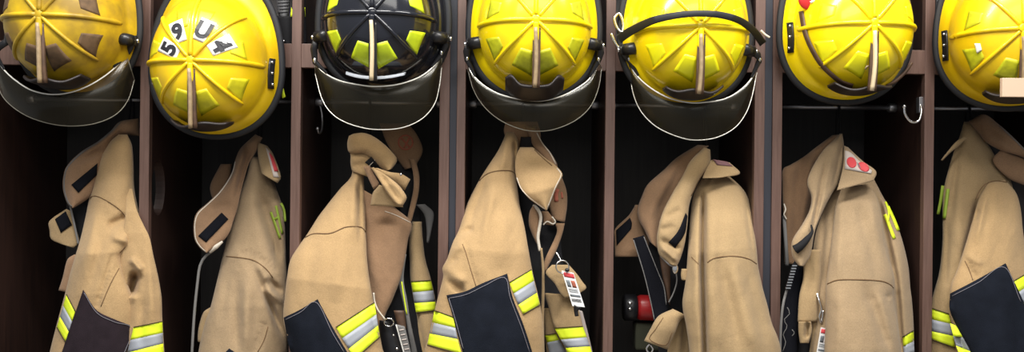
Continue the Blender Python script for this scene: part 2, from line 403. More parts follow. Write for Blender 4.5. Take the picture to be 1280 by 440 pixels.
ZR0, ZR1 = 0.271, 0.332                    # the rail below the helmet shelf
def side_with_hole(name, x0, x1, parent):
    """divider with an oval hand hole near its front edge, between the two bays"""
    n = 28; cy, cz, ry, rz = 0.062, PZ(240), 0.044, 0.072
    out = []
    for k in range(n):
        a = 2 * np.pi * k / n; c, s = math.cos(a), math.sin(a)
        # point on the panel rectangle reached along the same direction
        ty = ((DEPTH - cy) if c > 0 else (cy - 0.02)) / max(abs(c), 1e-6); tz = ((ZT - cz) if s > 0 else (cz - ZF)) / max(abs(s), 1e-6)
        t = min(ty, tz); out.append(((cy + ry * c, cz + rz * s), (cy + t * c, cz + t * s)))
    corners = [(DEPTH, ZT), (0.02, ZT), (0.02, ZF), (DEPTH, ZF)]
    V, F = [], []
    for x in (x0, x1):
        for p, q in out: V += [(x, *p), (x, *q)]
        for c in corners: V.append((x, *c))
    m0 = 2 * n + 4
    for k in range(n):
        j = (k + 1) % n
        f = [2 * k, 2 * k + 1]
        a, b = out[k][1], out[j][1]
        for ci, c in enumerate(corners):
            on = lambda p, q: abs(p[0] - q[0]) < 1e-5 or abs(p[1] - q[1]) < 1e-5
            if not on(a, b) and on(a, c) and on(b, c): f.append(2 * n + ci)
        f += [2 * j + 1, 2 * j]
        F.append(tuple(f[::-1])); F.append(tuple(i + m0 for i in f))
        F.append((2 * k, 2 * j, 2 * j + m0, 2 * k + m0))
        F.append((2 * k + 1, 2 * j + 1, 2 * j + 1 + m0, 2 * k + 1 + m0))
    o = mesh_obj(name, V, F, M['panel'], parent, smooth=False); fix_normals(o)
    return o
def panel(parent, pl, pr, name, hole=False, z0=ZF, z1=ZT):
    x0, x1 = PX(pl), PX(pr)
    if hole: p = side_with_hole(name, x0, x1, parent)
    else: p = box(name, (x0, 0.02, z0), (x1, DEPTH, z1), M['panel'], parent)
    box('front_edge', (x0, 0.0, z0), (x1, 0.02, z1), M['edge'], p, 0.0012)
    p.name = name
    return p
def locker(label, panels, holes=()):
    x0, x1 = PX(panels[0][0]), PX(panels[-1][1])
    t = thing('locker', label, 'locker', ((x0 + x1) / 2, 0.2, ZF))
    for i, (a, b) in enumerate(panels):
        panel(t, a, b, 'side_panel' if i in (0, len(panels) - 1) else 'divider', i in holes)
    for (a, b), (c, d) in zip(panels[:-1], panels[1:]):
        xa, xb = PX(b), PX(c)
        box('rail', (xa, 0.001, ZR0), (xb, 0.02, ZR1), M['edge'], t, 0.001)
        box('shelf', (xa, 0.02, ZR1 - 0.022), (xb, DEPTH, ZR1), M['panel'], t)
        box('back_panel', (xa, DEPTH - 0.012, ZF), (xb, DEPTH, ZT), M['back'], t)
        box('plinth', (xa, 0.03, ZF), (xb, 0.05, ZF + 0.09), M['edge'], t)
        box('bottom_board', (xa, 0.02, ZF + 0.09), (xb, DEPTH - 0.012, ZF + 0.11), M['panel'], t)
    box('top_board', (x0, 0.0, ZT), (x1, DEPTH, ZT + 0.022), M['edge'], t, 0.001)
    return t
BAYS = [(-12, 174), (186, 363), (375, 548.5), (581, 756), (768, 942.5), (977, 1155), (1167, 1345)]
locker('dark wood open locker of three bays left of first dark gap', [(-24, -12), (174, 186), (363, 375), (548.5, 561)], (1,))
locker('dark wood open locker of two bays between the two dark gaps', [(570, 581), (756, 768), (942.5, 955)])
locker('dark wood open locker of two bays right of second dark gap', [(965, 977), (1155, 1167), (1345, 1357)])
for a, b, lb in ((561, 570, 'dark blue grey filler strip in the gap beside the black helmet'), (955, 965, 'dark blue grey filler strip in the gap right of the strapped helmet')):
    tag(box('filler_strip', (PX(a) + 0.0005, 0.006, ZF), (PX(b) - 0.0005, 0.03, ZT), M['gap']), lb, 'filler strip')

ROD_Z = PZ(123); ROD_Y = 0.17
RODL = ['grey steel hanging rod in far left bay above coat with plum elbow patch', 'grey steel hanging rod behind the numbered yellow helmet', 'grey steel hanging rod behind visor of black helmet',
        'grey steel hanging rod behind helmet above coat with identity badge', 'grey steel hanging rod behind visor of helmet with black strap', 'grey steel hanging rod beside bare coat hook',
        'grey steel hanging rod in far right bay']
for (a, b), lb in zip(BAYS, RODL):
    xa, xb = PX(a), PX(b)
    t = thing('hanging_rod', lb, 'rod', ((xa + xb) / 2, ROD_Y, ROD_Z), 'hanging rods in the lockers')
    tube('rod', [(xa + 0.002, ROD_Y, ROD_Z), (xb - 0.002, ROD_Y, ROD_Z)], 0.0065, M['steel'], t, 12)
    for x, d in ((xa, 1), (xb, -1)):
        disc('end_socket', (x, ROD_Y, ROD_Z), 0.0125, 0.022, (d, 0, 0), M['steel'], t)

# chrome double coat hook on the right wall of the sixth bay, a dull one on the left wall of the third
t = thing('coat_hook', 'bare chrome coat hook under rod end right of bright yellow helmet', 'hook', tuple(W(1151, 140, 0.01)))
ptube('hook_wire', [(1130, 134, 0.01), (1131, 142, 0.01), (1136, 150, 0.01), (1142, 153, 0.01), (1148, 151, 0.01), (1151, 144, 0.01), (1151.5, 136, 0.012), (1150, 130, 0.016)], 0.0036, M['chrome'], t, 10, 40)
box('hook_plate', tuple(W(1149, 141, 0.012)), tuple(W(1153.6, 122, 0.03)), M['steel'], t, 0.001)
blob('tip_ball', W(1130, 133, 0.01), (0.0055,) * 3, M['chrome'], t, 8)
t = thing('coat_hook', 'dull dark coat hook on left wall of bay under black helmet', 'hook', tuple(W(403, 150, 0.16)))
ptube('hook_wire', [(399, 128, 0.17), (402, 140, 0.17), (403, 152, 0.165), (402, 163, 0.15), (399, 167, 0.13), (397, 162, 0.12)], 0.0032, M['steel'], t, 8, 24)
blob('tip_ball', W(397, 161, 0.12), (0.005,) * 3, M['steel'], t, 8)

# ------------------------------------------------------------------ coats
def coat(label, px, group='turnout coats hung in the lockers'):
    t = thing('turnout_coat', label, 'coat', tuple(W(px, 420, 0.02)), group)
    return t
def loop(t, px, py, y=ROD_Y):
    """hanging loop from the collar over the rod"""
    p = W(px, py, 0.15)
    x = p[0]
    pts = [(x, 0.15, p[2] - 0.01), (x + 0.002, 0.155, (p[2] + ROD_Z) / 2)] + [(x + 0.002, ROD_Y - 0.0085 * math.cos(a), ROD_Z + 0.0085 * math.sin(a)) for a in np.linspace(0, np.pi, 7)] + [(x + 0.002, 0.182, (p[2] + ROD_Z) / 2), (x, 0.18, p[2] - 0.01)]
    return tube('hanging_loop', pts, 0.0032, M['black'], t, 6)

# ---- first coat
t = coat('tan coat with plum elbow patch at far left, collar turned left', 140)
loop(t, 160, 158)
col = patch(t, 'collar', M['inner'], [(173, 148), (150, 152), (138, 164), (122, 177), (101, 190), (84, 207), (79, 222), (79, 238), (84, 254), (90, 260)],
      [(175, 170), (160, 169), (149, 170), (139, 180), (131, 193), (124, 212), (118, 230), (113, 245), (102, 254), (92, 260)],
      [0.14, 0.11, 0.08, 0.05, 0.04], 0.018, 0.006, 0.7, nz=0.0050, folds=[(100, 200, 130, 188, 5, 0.010), (105, 193, 150, 160, 4, -0.008)], seed=3, cap=0.1)
quad(t, 'hook_and_loop_patch', M['velcro'], col, (122, 204), (121, 219), (98, 241), (89, 231), label='black hook and loop patch on collar')
line(t, 'piping', M['greycord'], col, [(150, 153), (138, 165), (122, 178), (102, 191), (85, 208), (80.5, 222), (80.5, 238), (85, 253), (90, 258.5)], 1.6)
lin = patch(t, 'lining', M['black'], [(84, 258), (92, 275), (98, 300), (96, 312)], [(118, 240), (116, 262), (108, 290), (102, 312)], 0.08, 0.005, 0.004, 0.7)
fl = patch(t, 'collar_tab', M['tan3'], [(83, 261), (62, 276), (62, 288), (64, 299), (76, 305)], [(89, 264), (93, 280), (97, 292), (99, 303), (92, 310)], [0.07, 0.06], 0.006, 0.004, 0.7, nz=0.0037, seed=5)
quad(t, 'hook_and_loop_patch', M['velcro'], fl, (82, 264), (90, 281), (76, 291), (68.6, 274), label='black hook and loop patch on collar tab')
ptube('piping', [(88, 258, 0.045), (91, 272, 0.052), (95, 290, 0.055), (98, 305, 0.055)], 0.0028, M['greycord'], t, 6)
pk = patch(t, 'pocket_flap', M['inner'], [(93, 318), (84, 325), (78, 348), (73, 363)], [(104, 322), (102, 334), (98, 350), (92, 367)], -0.005, 0.006, 0.004, 0.7)
body = patch(t, 'body', M['tan'], [(158, 236), (156, 276), (150, 300), (146, 340), (150, 380), (150, 445), (150, 520), (150, 580)],
      [(165, 236), (171, 262), (180, 282), (187, 297), (192, 320), (198, 347), (202, 372), (203, 400), (206, 445), (212, 520), (215, 580)],
      [0.04, -0.006, -0.022, -0.027, -0.03, -0.034, -0.036, -0.038, -0.04, -0.04, -0.04, -0.04, -0.04], [0.0, 0.012, 0.035, 0.04, 0.04, 0.04], [0.005, 0.02], 0.5, nz=0.0037, seed=12, res=1.8,
      folds=[(170, 342, 164, 368, 5.5, 0.06), (164, 324, 176, 338, 4, -0.016), (177, 335, 166, 376, 3, -0.010), (188, 330, 190, 400, 6, -0.008), (178, 370, 176, 430, 5, 0.006)])
main = patch(t, 'sleeve', M['tan'], [(148, 168), (137, 178), (126, 197), (119, 220), (112, 246), (106, 275), (100, 300), (94, 320), (88, 340), (81, 368), (71, 405), (61, 445), (45, 520), (40, 580)],
      [(159, 168), (165, 182), (167, 205), (168, 235), (173, 262), (178, 283), (177, 296), (167, 305), (155, 315), (152, 322), (154, 336), (160, 355), (168, 382), (166, 410), (163, 445), (150, 520), (146, 580)],
      [0.10, 0.085, 0.045, -0.015, -0.035, -0.045, -0.055, -0.06, -0.06], [0.03, 0.05, 0.055, 0.055, 0.05, 0.05, 0.05], [0.03, 0.04, 0.03, 0.02, 0.01, 0.01], 0.5, nz=0.0044, seed=11, cap=0.05, res=2.0,
      folds=[(135, 283, 158, 272, 6, 0.018), (140, 295, 162, 302, 6, -0.015), (120, 260, 108, 330, 9, -0.008), (128, 300, 112, 360, 7, 0.007), (140, 320, 120, 385, 3, 0.006), (158, 300, 170, 296, 4, 0.012), (150, 325, 162, 375, 4, -0.006)] + pucker([(149, 335), (138, 355), (126, 383)], 1) + pucker([(136, 252), (152, 265), (163, 283), (171, 300)], 1, 6))
line(t, 'seam', M['seam'], main, [(111, 247), (120, 245), (136, 252.5), (152.5, 265), (163, 283), (171, 301), (177, 310)], 1.2)
line(t, 'seam', M['seam'], main, [(150, 316), (157, 309), (168, 302), (174, 300)], 1.2)
line(t, 'seam', M['seam'], main, [(149, 335), (138, 355), (126, 383)], 1.0)
stripes(t, main, [(83, 368), (79, 382), (75, 396), (71, 409)], [(94, 389), (90, 402), (86, 415), (82, 428)])
stripes(t, body, [(167, 409), (163, 425), (159, 441), (155, 455)], [(203, 402), (203.5, 416), (204, 429.5), (205, 443)])
el = overlay(t, 'elbow_patch', M['elbow_p'], main, [(104, 362), (120, 387), (143, 399), (168.5, 408.5)], [(168.5, 408.5), (158, 441), (148, 470)], [(68, 470), (148, 470)], [(104, 362), (77, 441), (68, 470)], off=0.004, label='plum black elbow patch')
line(t, 'stitching', M['thread'], el, [(105, 366), (121, 391), (143, 402.5), (165, 411), (154, 445)], 0.9)

# ---- second coat
t = coat('tan coat under numbered helmet with lime lettering on shoulder', 300)
loop(t, 322, 172)
patch(t, 'collar_back', M['inner'], [(276, 205), (264, 228), (263, 240), (268, 254)], [(290, 205), (287, 222), (279, 240), (270, 254)], 0.17, 0.012, 0.004, 0.6)
main = patch(t, 'body', M['tan2'], [(314, 196), (308, 220), (300, 241), (294, 256), (288, 280), (281, 310), (276, 330), (270, 356), (263, 384), (256, 404), (248, 440), (236, 520), (230, 575)],
      [(334, 196), (341, 222), (346, 237), (352, 255), (356, 280), (357, 310), (358, 335), (359, 360), (359, 400), (359, 440), (358, 520), (358, 575)],
      [0.13, 0.11, 0.07, 0.04, 0.03, 0.03, 0.03], [0.03, 0.055, 0.065, 0.07, 0.07], [0.03, 0.04, 0.04], 0.5, nz=0.0037, seed=21, cap=0.06, res=2.2, tilt=[0.02, 0.02, 0.04, 0.05, 0.03],
      folds=[(325, 240, 352, 330, 9, 0.03), (322, 345, 352, 420, 4, 0.012), (334, 350, 354, 366, 5, 0.02), (332, 362, 356, 380, 4, -0.012), (310, 345, 306, 440, 8, -0.012), (322, 330, 340, 360, 5, -0.010), (296, 350, 296, 440, 7, 0.010), (334, 370, 362, 434, 4, 0.025),
             (284, 330, 276, 400, 8, 0.006)] + pucker([(300, 320), (317.5, 323), (332.5, 333), (343, 348)], -1, 9, 1.7, 0.003) + pucker([(322, 440), (330, 425), (335, 408)], -1, 10, 1.8, 0.003))
sl = line(t, 'seam', M['seam'], main, [(279, 320), (300, 322), (317.5, 325.6), (332.5, 336), (341, 347)], 1.3)
line(t, 'seam', M['seam'], main, [(322, 440), (330, 425), (335, 408)], 1.0)
col = patch(t, 'collar', M['inner'], [(319, 168), (301, 185), (294, 200), (289, 217), (275, 238), (259, 254), (246, 266), (242, 280), (243, 298), (249, 309), (257, 316)],
      [(328, 172), (320, 190), (311, 205), (305, 225), (301, 240), (297, 260), (292, 275), (287, 290), (280, 300), (268, 309), (259, 316)],
      [0.13, 0.10, 0.06, 0.02, 0.0], 0.016, 0.006, 0.6, nz=0.0037, seed=23, cap=0.08, folds=[(312, 185, 296, 245, 4, 0.014), (306, 185, 290, 230, 4, -0.008), (262, 262, 286, 255, 5, 0.007)])
quad(t, 'hook_and_loop_patch', M['velcro'], col, (277, 265.6), (285.6, 274), (257.5, 303), (247.5, 295), label='black hook and loop patch on collar')
line(t, 'piping', M['piping'], col, [(294, 202), (289.5, 218), (276, 239), (260, 255), (247.5, 267), (243.5, 280), (244.5, 298), (250, 308), (257, 314.5)], 1.2)
cb = patch(t, 'collar_corner', M['tan3'], [(322, 178), (322, 190), (324, 204), (327, 217)], [(334, 182), (342, 194), (351, 220), (347, 229)], [0.12, 0.06], 0.012, 0.004, 0.7)
quad(t, 'care_label', M['label'], cb, (332, 184), (337, 189), (349, 222), (342, 221), label='pale cloth label on collar')
quad(t, 'care_label_print', M['redprint'], cb, (336, 190), (341, 195), (348, 214), (343, 214), off=0.005, label='red print on collar label')
line(t, 'lettering', M['letter_shaded'], main, [(338.5, 265), (350, 298)], 3.2, off=0.003)
line(t, 'lettering', M['letter_shaded'], main, [(345, 257), (353, 292)], 3.2, off=0.003)
line(t, 'lettering', M['letter_shaded'], main, [(341, 275), (348.5, 271)], 3.0, off=0.003)
line(t, 'lettering', M['letter_shaded'], main, [(351, 254), (355, 262), (356.5, 277)], 3.0, off=0.003)
ptube('front_binding', [(276, 303, 0.02), (268, 312, 0.01), (257, 320, 0.01), (250, 332, 0.01), (247, 352, 0.01), (243, 391, 0.01), (240, 440, 0.01), (236, 520, 0.02)], 0.0036, M['greycord'], t, 8)
ptube('binding_tip', [(278, 302, 0.0), (272, 307, 0.0), (262, 315, 0.004)], [0.003, 0.006, 0.004], M['piping'], t, 8)
patch(t, 'pocket_flap', M['tan3'], [(263, 384), (254, 391), (248, 411), (247, 427)], [(272, 384), (268, 395), (262, 412), (258, 430)], 0.02, 0.008, 0.004, 0.7)
quad(t, 'elbow_patch', M['elbow'], main, (275, 447), (286.5, 435.5), (302, 446), (290, 480), off=0.004)

# ---- third coat
t = coat('tan coat under black helmet with rolled collar and navy elbow patch', 430)
loop(t, 460, 172)
cb = patch(t, 'collar_back', M['inner'], [(474, 154), (484, 180), (496, 198), (506, 212)], [(510, 154), (521, 168), (528, 184), (527, 194), (519, 208)], [0.20, 0.16], 0.015, 0.004, 0.6, cap=0.1)
c = np.array([507, 178.0])
ring = [tuple(c + 9 * np.array([math.cos(a), math.sin(a)])) for a in np.linspace(0, 2 * np.pi, 20)]
line(t, 'collar_emblem', M['reddim'], cb, ring, 2.0)
line(t, 'collar_emblem', M['reddim'], cb, [(502, 173), (512, 184)], 2.2); line(t, 'collar_emblem', M['reddim'], cb, [(512, 172), (505, 185)], 2.2)
patch(t, 'collar_strap', M['inner'], [(511, 198), (516, 215), (517, 232), (514, 250), (508, 276)], [(519, 198), (524, 218), (524, 235), (521, 252), (514, 278)], [0.15, 0.08], 0.004, 0.003, 0.7)
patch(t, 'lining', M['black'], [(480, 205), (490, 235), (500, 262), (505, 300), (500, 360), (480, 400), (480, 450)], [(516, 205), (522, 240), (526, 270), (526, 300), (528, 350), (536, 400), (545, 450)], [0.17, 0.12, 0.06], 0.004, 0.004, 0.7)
patch(t, 'far_collar_flap', M['greycord'], [(520, 256), (530, 268), (533, 285), (533, 303)], [(531, 255), (542, 266), (540, 285), (536, 304)], 0.12, 0.004, 0.003, 0.7)
rs = patch(t, 'far_front_panel', M['tan3'], [(515, 277), (511, 300), (512, 325), (513, 350), (518, 380), (521, 395), (524, 420), (530, 450)], [(527, 277), (529, 303), (532, 325), (539, 350), (545, 378), (546, 395), (547, 420), (548, 450)], [0.10, 0.08, 0.04], 0.02, 0.006, 0.6, nz=0.0037, seed=31, folds=[(520, 395, 530, 445, 3, 0.02)])
stripes(t, rs, [(513.6, 352), (516, 365.5), (518, 379), (520, 391)], [(539, 350.5), (541.5, 363), (544, 377), (545, 388)])
zp = patch(t, 'zipper_band', M['greycord'], [(504, 318), (500, 340), (498, 354), (503, 375), (507, 395), (511, 420), (516, 450)], [(508, 318), (505, 340), (505, 354), (509, 375), (512, 395), (517, 420), (524, 450)], 0.05, 0.003, 0.003, 0.7)
line(t, 'zipper_stripe', M['lime'], zp, [(502, 352), (505, 372), (508.5, 393)], 1.6)
fr = patch(t, 'front_panel', M['inner'], [(450, 235), (452, 262), (453, 290), (455, 325), (459, 355), (464, 385), (468, 410), (472, 445)], [(492, 258), (514, 278), (510, 300), (506, 325), (500, 350), (490, 376), (480, 400), (476, 445)], [0.07, 0.05, 0.02, 0.0], 0.02, 0.005, 0.7, nz=0.0050, seed=33, folds=[(486, 285, 487, 345, 8, -0.005), (500, 282, 496, 335, 6, -0.003)])
line(t, 'seam', M['piping'], fr, [(481, 264), (495, 269), (513, 278)], 1.0)
main = patch(t, 'sleeve', M['tan'], [(440, 200), (439, 220), (425, 236), (409, 256), (397, 272), (385, 291), (373, 308), (363, 325), (359, 345), (356, 370), (354, 398), (359, 422), (364, 445), (380, 520), (390, 575)],
      [(454, 200), (455, 214), (455, 230), (456, 250), (457, 270), (457, 285), (458, 305), (459, 325), (462, 350), (467, 378), (472, 405), (478, 435), (481, 448), (490, 520), (500, 575)],
      [0.09, 0.06, 0.02, -0.04, -0.055, -0.06, -0.06, -0.06], [0.03, 0.045, 0.055, 0.065, 0.07, 0.07], [0.03, 0.03, 0.02, 0.02], 0.5, nz=0.0035, seed=35, cap=0.03, res=2.2,
      folds=[(444, 215, 440, 290, 6, -0.008), (449, 225, 452, 300, 4, 0.010), (430, 290, 420, 370, 12, -0.008), (395, 300, 385, 370, 10, 0.006), (455, 300, 462, 370, 4, -0.006)])
line(t, 'seam', M['seam'], main, [(381, 297), (391.6, 292), (409, 292), (419, 289.5), (431, 284), (443, 283), (452, 284), (457.5, 290)], 1.3)
stripes(t, main, [(420, 409), (427.6, 423), (436, 436), (443, 449)], [(468, 378), (470.5, 393), (472.5, 407), (475, 421)])
el = overlay(t, 'elbow_patch', M['elbow'], main, [(354.5, 397), (375, 387), (397, 374)], [(397, 374), (418, 413), (445, 458)], [(372, 470), (445, 458)], [(354.5, 397), (361, 432), (372, 470)], off=0.004, label='navy black elbow patch')
line(t, 'stitching', M['thread'], el, [(357, 399.5), (376, 390), (395.5, 378), (415, 415), (430, 440)], 0.9)
ck = patch(t, 'collar_neck', M['tan'], [(436, 186), (438, 194), (438, 204), (440, 214)], [(466, 190), (470, 200), (468, 212), (462, 222)], 0.06, 0.028, 0.01, 0.5, nz=0.0050, seed=37, folds=[(438, 194, 462, 190, 3, 0.015), (440, 208, 456, 204, 2.5, 0.010)])
cr = patch(t, 'rolled_collar', M['tan'], [(436, 170), (434, 180), (436, 190), (443, 192), (453, 192), (464, 198), (474, 208), (482, 214)], [(442, 167), (454, 166), (466, 170), (480, 180), (490, 190), (496, 198), (495, 204), (490, 211)], [0.06, 0.05, 0.03], 0.034, 0.02, 0.5, nz=0.0037, seed=38, cap=0.15, res=2)
quad(t, 'snap_tab', M['black'], [ck, cr], (456, 203), (464, 196), (474, 207.5), (467, 211), label='black snap tab at neck')
line(t, 'snap_tab_edge', M['piping'], [ck, cr], [(461, 208), (469, 200)], 1.0, off=0.006)
patch(t, 'neck_strap', M['inner'], [(454, 208), (460, 222), (467, 237)], [(462, 207), (468, 218), (475, 230)], 0.0, 0.006, 0.004, 0.6)
patch(t, 'tab_under', M['tan3'], [(474, 231), (466, 241), (463, 257)], [(482, 233), (500, 248), (504, 259)], [-0.005, 0.01], 0.01, 0.004, 0.7, nz=0.0037, seed=39)
patch(t, 'tab_corner', M['tan'], [(464, 210), (478, 220), (494, 230), (506, 238)], [(472, 210), (488, 215), (501, 217), (513, 224)], [-0.01, 0.0, 0.02], 0.008, 0.004, 0.7)
patch(t, 'curled_tab', M['tan'], [(464, 210), (475, 227), (485, 243), (493, 253)], [(467, 209), (484, 220), (498, 231), (507, 243), (508, 249), (503, 258)], [-0.01, -0.025, -0.02], [0.004, 0.016, 0.02], 0.008, 0.5, nz=0.0025, seed=40, folds=[(476, 218, 500, 250, 3, 0.014)])
blob('snap_stud', W(501, 218, -0.012), (0.004, 0.003, 0.004), M['chrome'], t, 8)

# ---- fourth coat
t = coat('tan coat with largest navy elbow patch and identity badge hung on it', 610)
loop(t, 652, 160)
patch(t, 'collar_back', M['inner'], [(632, 152), (630, 166), (640, 184)], [(672, 152), (676, 170), (672, 190)], 0.13, 0.012, 0.004, 0.6)
tagp = patch(t, 'size_label', M['black'], [(651, 171), (650, 178), (649, 186)], [(664, 171), (666, 178), (667, 186)], 0.095, 0.004, 0.003, 0.7)
c1 = patch(t, 'collar_edge', M['inner'], [(656, 158), (662, 172), (668, 185), (680, 199), (692, 209)], [(670, 158), (678, 178), (688, 190), (696, 204), (697, 212)], [0.12, 0.08, 0.06], 0.010, 0.004, 0.7)
line(t, 'piping', M['piping'], c1, [(671, 166), (678, 179), (687.5, 191), (695, 205)], 1.3)
cb = patch(t, 'far_collar', M['inner'], [(694, 222), (690, 240), (686, 255), (690, 274)], [(702, 220), (708, 238), (709, 256), (706, 278)], [0.10, 0.08], 0.012, 0.004, 0.6)
line(t, 'collar_emblem', M['reddim'], cb, [(697, 236), (695, 243), (695.5, 252)], 5)
line(t, 'collar_emblem', M['reddim'], cb, [(702, 240), (703, 248)], 2.5)
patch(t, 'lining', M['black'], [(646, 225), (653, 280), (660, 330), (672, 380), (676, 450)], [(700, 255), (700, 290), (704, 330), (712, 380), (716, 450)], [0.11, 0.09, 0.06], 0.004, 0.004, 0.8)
ml = patch(t, 'front_fold', M['inner'], [(667, 255), (662, 265), (661, 280), (665, 293), (671, 306)], [(669, 255), (675, 270), (675, 285), (673, 297), (673, 306)], 0.05, 0.010, 0.004, 0.6)
ptube('piping', [(667, 256, 0.045), (673, 263, 0.04), (676, 272, 0.04), (674, 286, 0.04), (672.5, 298, 0.04), (675, 314, 0.04)], 0.0042, M['piping'], t, 8)
patch(t, 'front_fold', M['inner'], [(676, 264), (678, 272), (679, 280)], [(685, 264), (692, 274), (692, 282)], 0.06, 0.005, 0.004, 0.7)
ptube('piping', [(679, 281, 0.05), (684, 277, 0.05), (691, 280, 0.05), (694, 277, 0.05), (690, 271, 0.05)], 0.002, M['piping'], t, 6)
patch(t, 'collar_strap', M['inner'], [(694, 279), (696, 290), (690, 305), (682, 322), (678, 334)], [(706, 279), (703, 292), (696, 312), (688, 328), (682, 340)], [0.07, 0.03], 0.004, 0.003, 0.7)
patch(t, 'zipper_placket', M['tan3'], [(675, 310), (677, 335), (677, 360), (676, 400), (677, 450)], [(678, 310), (680.5, 335), (681, 360), (680, 400), (681, 450)], 0.02, 0.005, 0.004, 0.5)
lp = patch(t, 'lower_front_panel', M['tan3'], [(678, 385), (680, 405), (681, 419), (684, 450)], [(700, 385), (702, 405), (706, 419), (716, 450)], 0.05, 0.012, 0.004, 0.7)
stripes(t, lp, [(681, 419), (684, 428), (687, 445), (690, 458)], [(695, 417), (699, 425), (708, 440), (716, 452)])
wp = patch(t, 'white_edge', M['label'], [(720, 386), (726, 408), (733, 430), (738, 450)], [(728, 389), (733, 408), (738, 428), (743, 450)], 0.05, 0.003, 0.003, 0.8)
fp = patch(t, 'front_panel', M['tan3'], [(680, 366), (686, 385), (693, 409), (703, 428), (712, 450)], [(708, 368), (722, 385), (729, 408), (735, 424), (743, 450)], [0.03, 0.01], 0.014, 0.005, 0.7, nz=0.0037, seed=43, folds=[(712, 366, 694, 405, 4, 0.008)])
stripes(t, fp, [(693, 410), (701, 424.6), (707, 435), (713, 449)], [(728.5, 408), (733.5, 421.5), (737.5, 433), (741.5, 446)])
pf = patch(t, 'pocket_flap', M['tan3'], [(690, 331), (682, 341), (693, 354), (700, 366), (706, 373)], [(711, 331), (720, 341), (728, 352), (733, 360), (724, 367)], [0.01, -0.01], 0.008, 0.005, 0.8, nz=0.0037, seed=44)
main = patch(t, 'sleeve', M['tan'], [(633, 165), (628, 177), (621, 191), (609, 209), (598, 227), (584, 255), (574, 286), (566, 303), (559, 323), (553, 335), (554, 345), (550, 362), (544, 385), (536, 420), (529, 445), (515, 520), (510, 575)],
      [(642, 165), (648, 178), (646, 200), (645, 215), (648, 242), (650, 258), (656, 285), (660, 308), (665, 336), (668, 350), (671, 362), (675, 380), (679, 405), (680, 430), (680, 445), (684, 520), (688, 575)],
      [0.10, 0.07, 0.02, -0.04, -0.06, -0.065, -0.065, -0.065, -0.065], [0.03, 0.045, 0.055, 0.065, 0.07, 0.07], [0.03, 0.03, 0.02, 0.02], 0.5, nz=0.0035, seed=45, cap=0.03, res=2.2,
      folds=[(643, 178, 646, 210, 3, 0.016), (632, 175, 628, 210, 5, -0.008), (607, 222, 585, 280, 6, 0.010), (618, 235, 604, 300, 6, -0.009), (566, 292, 590, 286, 4, 0.014), (560, 318, 578, 304, 5, -0.014), (556, 340, 582, 352, 6, -0.014), (558, 350, 580, 366, 4, 0.018), (553, 336, 570, 322, 4, 0.01),
             (630, 270, 626, 330, 10, -0.006)] + pucker([(578, 305), (582, 315), (587, 332), (595, 358)], -1, 6) + pucker([(599, 228), (607.5, 220), (619, 216), (632, 215)], 1, 5, 1.4, 0.0015))
line(t, 'seam', M['seam'], main, [(599, 226), (607.5, 218), (619, 214), (632.5, 213), (641, 214.5), (646, 220)], 1.3)
line(t, 'seam', M['seam'], main, [(578, 305), (582, 315), (587, 332), (595, 358)], 1.0)
stripes(t, main, [(637, 353), (642, 367), (648, 381), (654, 393)], [(664.5, 337), (667.5, 351), (671, 366), (675, 381)])
stripes(t, main, [(543, 388), (540, 403), (537, 417), (534, 431)], [(567, 396.5), (569.5, 410), (572, 424), (577, 443)])
el = overlay(t, 'elbow_patch', M['elbow'], main, [(558, 369), (582, 364), (604, 353.5), (634, 342)], [(634, 342), (641, 372), (655, 408), (668, 450), (672, 475)], [(590, 475), (672, 475)], [(558, 369), (567, 399), (577, 436), (590, 475)], off=0.004, label='navy black elbow patch')
line(t, 'stitching', M['thread'], el, [(561, 373), (583, 368), (605, 357.5), (631, 347), (638, 373), (652, 410), (662, 440)], 0.9)
line(t, 'stitching', M['thread'], el, [(561, 373), (569, 399), (579, 436)], 0.9)
cf = patch(t, 'collar_flap', M['tan'], [(650, 184), (645, 195), (644, 212), (648, 230), (660, 247), (672, 256), (682, 263)], [(666, 184), (680, 196), (696, 208), (703, 217), (702, 222), (695, 236), (684, 263)], [0.06, 0.02, -0.01, -0.005], 0.018, 0.004, 0.8, nz=0.0037, seed=46, cap=0.05, res=2.4)
line(t, 'piping', M['piping'], cf, [(646, 222), (651, 235), (661, 246.5), (672, 255), (681, 261.5)], 1.2)
line(t, 'piping', M['piping'], cf, [(696, 210), (701.5, 217), (700.5, 222), (694, 235), (684.5, 260)], 1.2)
line(t, 'seam', M['seam'], cf, [(668, 187), (680, 198.5), (690, 207)], 1.2)

# ---- fifth coat
t = coat('khaki coat with plain round sleeve under helmet with black strap', 900)
loop(t, 882, 184)
bp = patch(t, 'collar_back', M['inner'], [(872, 181), (846, 197), (829, 213), (810, 230), (802, 246), (797, 262), (799, 276), (806, 289), (812, 302)], [(886, 182), (872, 200), (860, 220), (849, 242), (839, 262), (832, 280), (828, 300), (826, 314)], [0.15, 0.10, 0.06], 0.03, 0.006, 0.5, nz=0.0050, seed=51, cap=0.08, folds=[(860, 195, 820, 270, 6, 0.008), (840, 215, 810, 275, 5, -0.008)])
sl = patch(t, 'far_sleeve', M['inner'], [(794, 256), (786, 269), (769, 286), (768.5, 300), (768.5, 312), (768.5, 321)], [(800, 256), (802, 268), (804, 280), (808, 290), (812, 304), (802, 321)], [0.12, 0.09], 0.014, 0.005, 0.6)
overlay(t, 'hook_and_loop_patch', M['velcro'], sl, [(787.5, 272), (770, 288)], [(770, 288), (771, 307)], [(789, 286), (771, 307)], [(787.5, 272), (790, 279), (789, 286)], label='black hook and loop patch on far sleeve')
patch(t, 'lining', M['black'], [(800, 300), (806, 330), (815, 360), (820, 400), (824, 450)], [(858, 300), (860, 340), (858, 380), (860, 410), (862, 450)], [0.10, 0.08], 0.004, 0.004, 0.8)
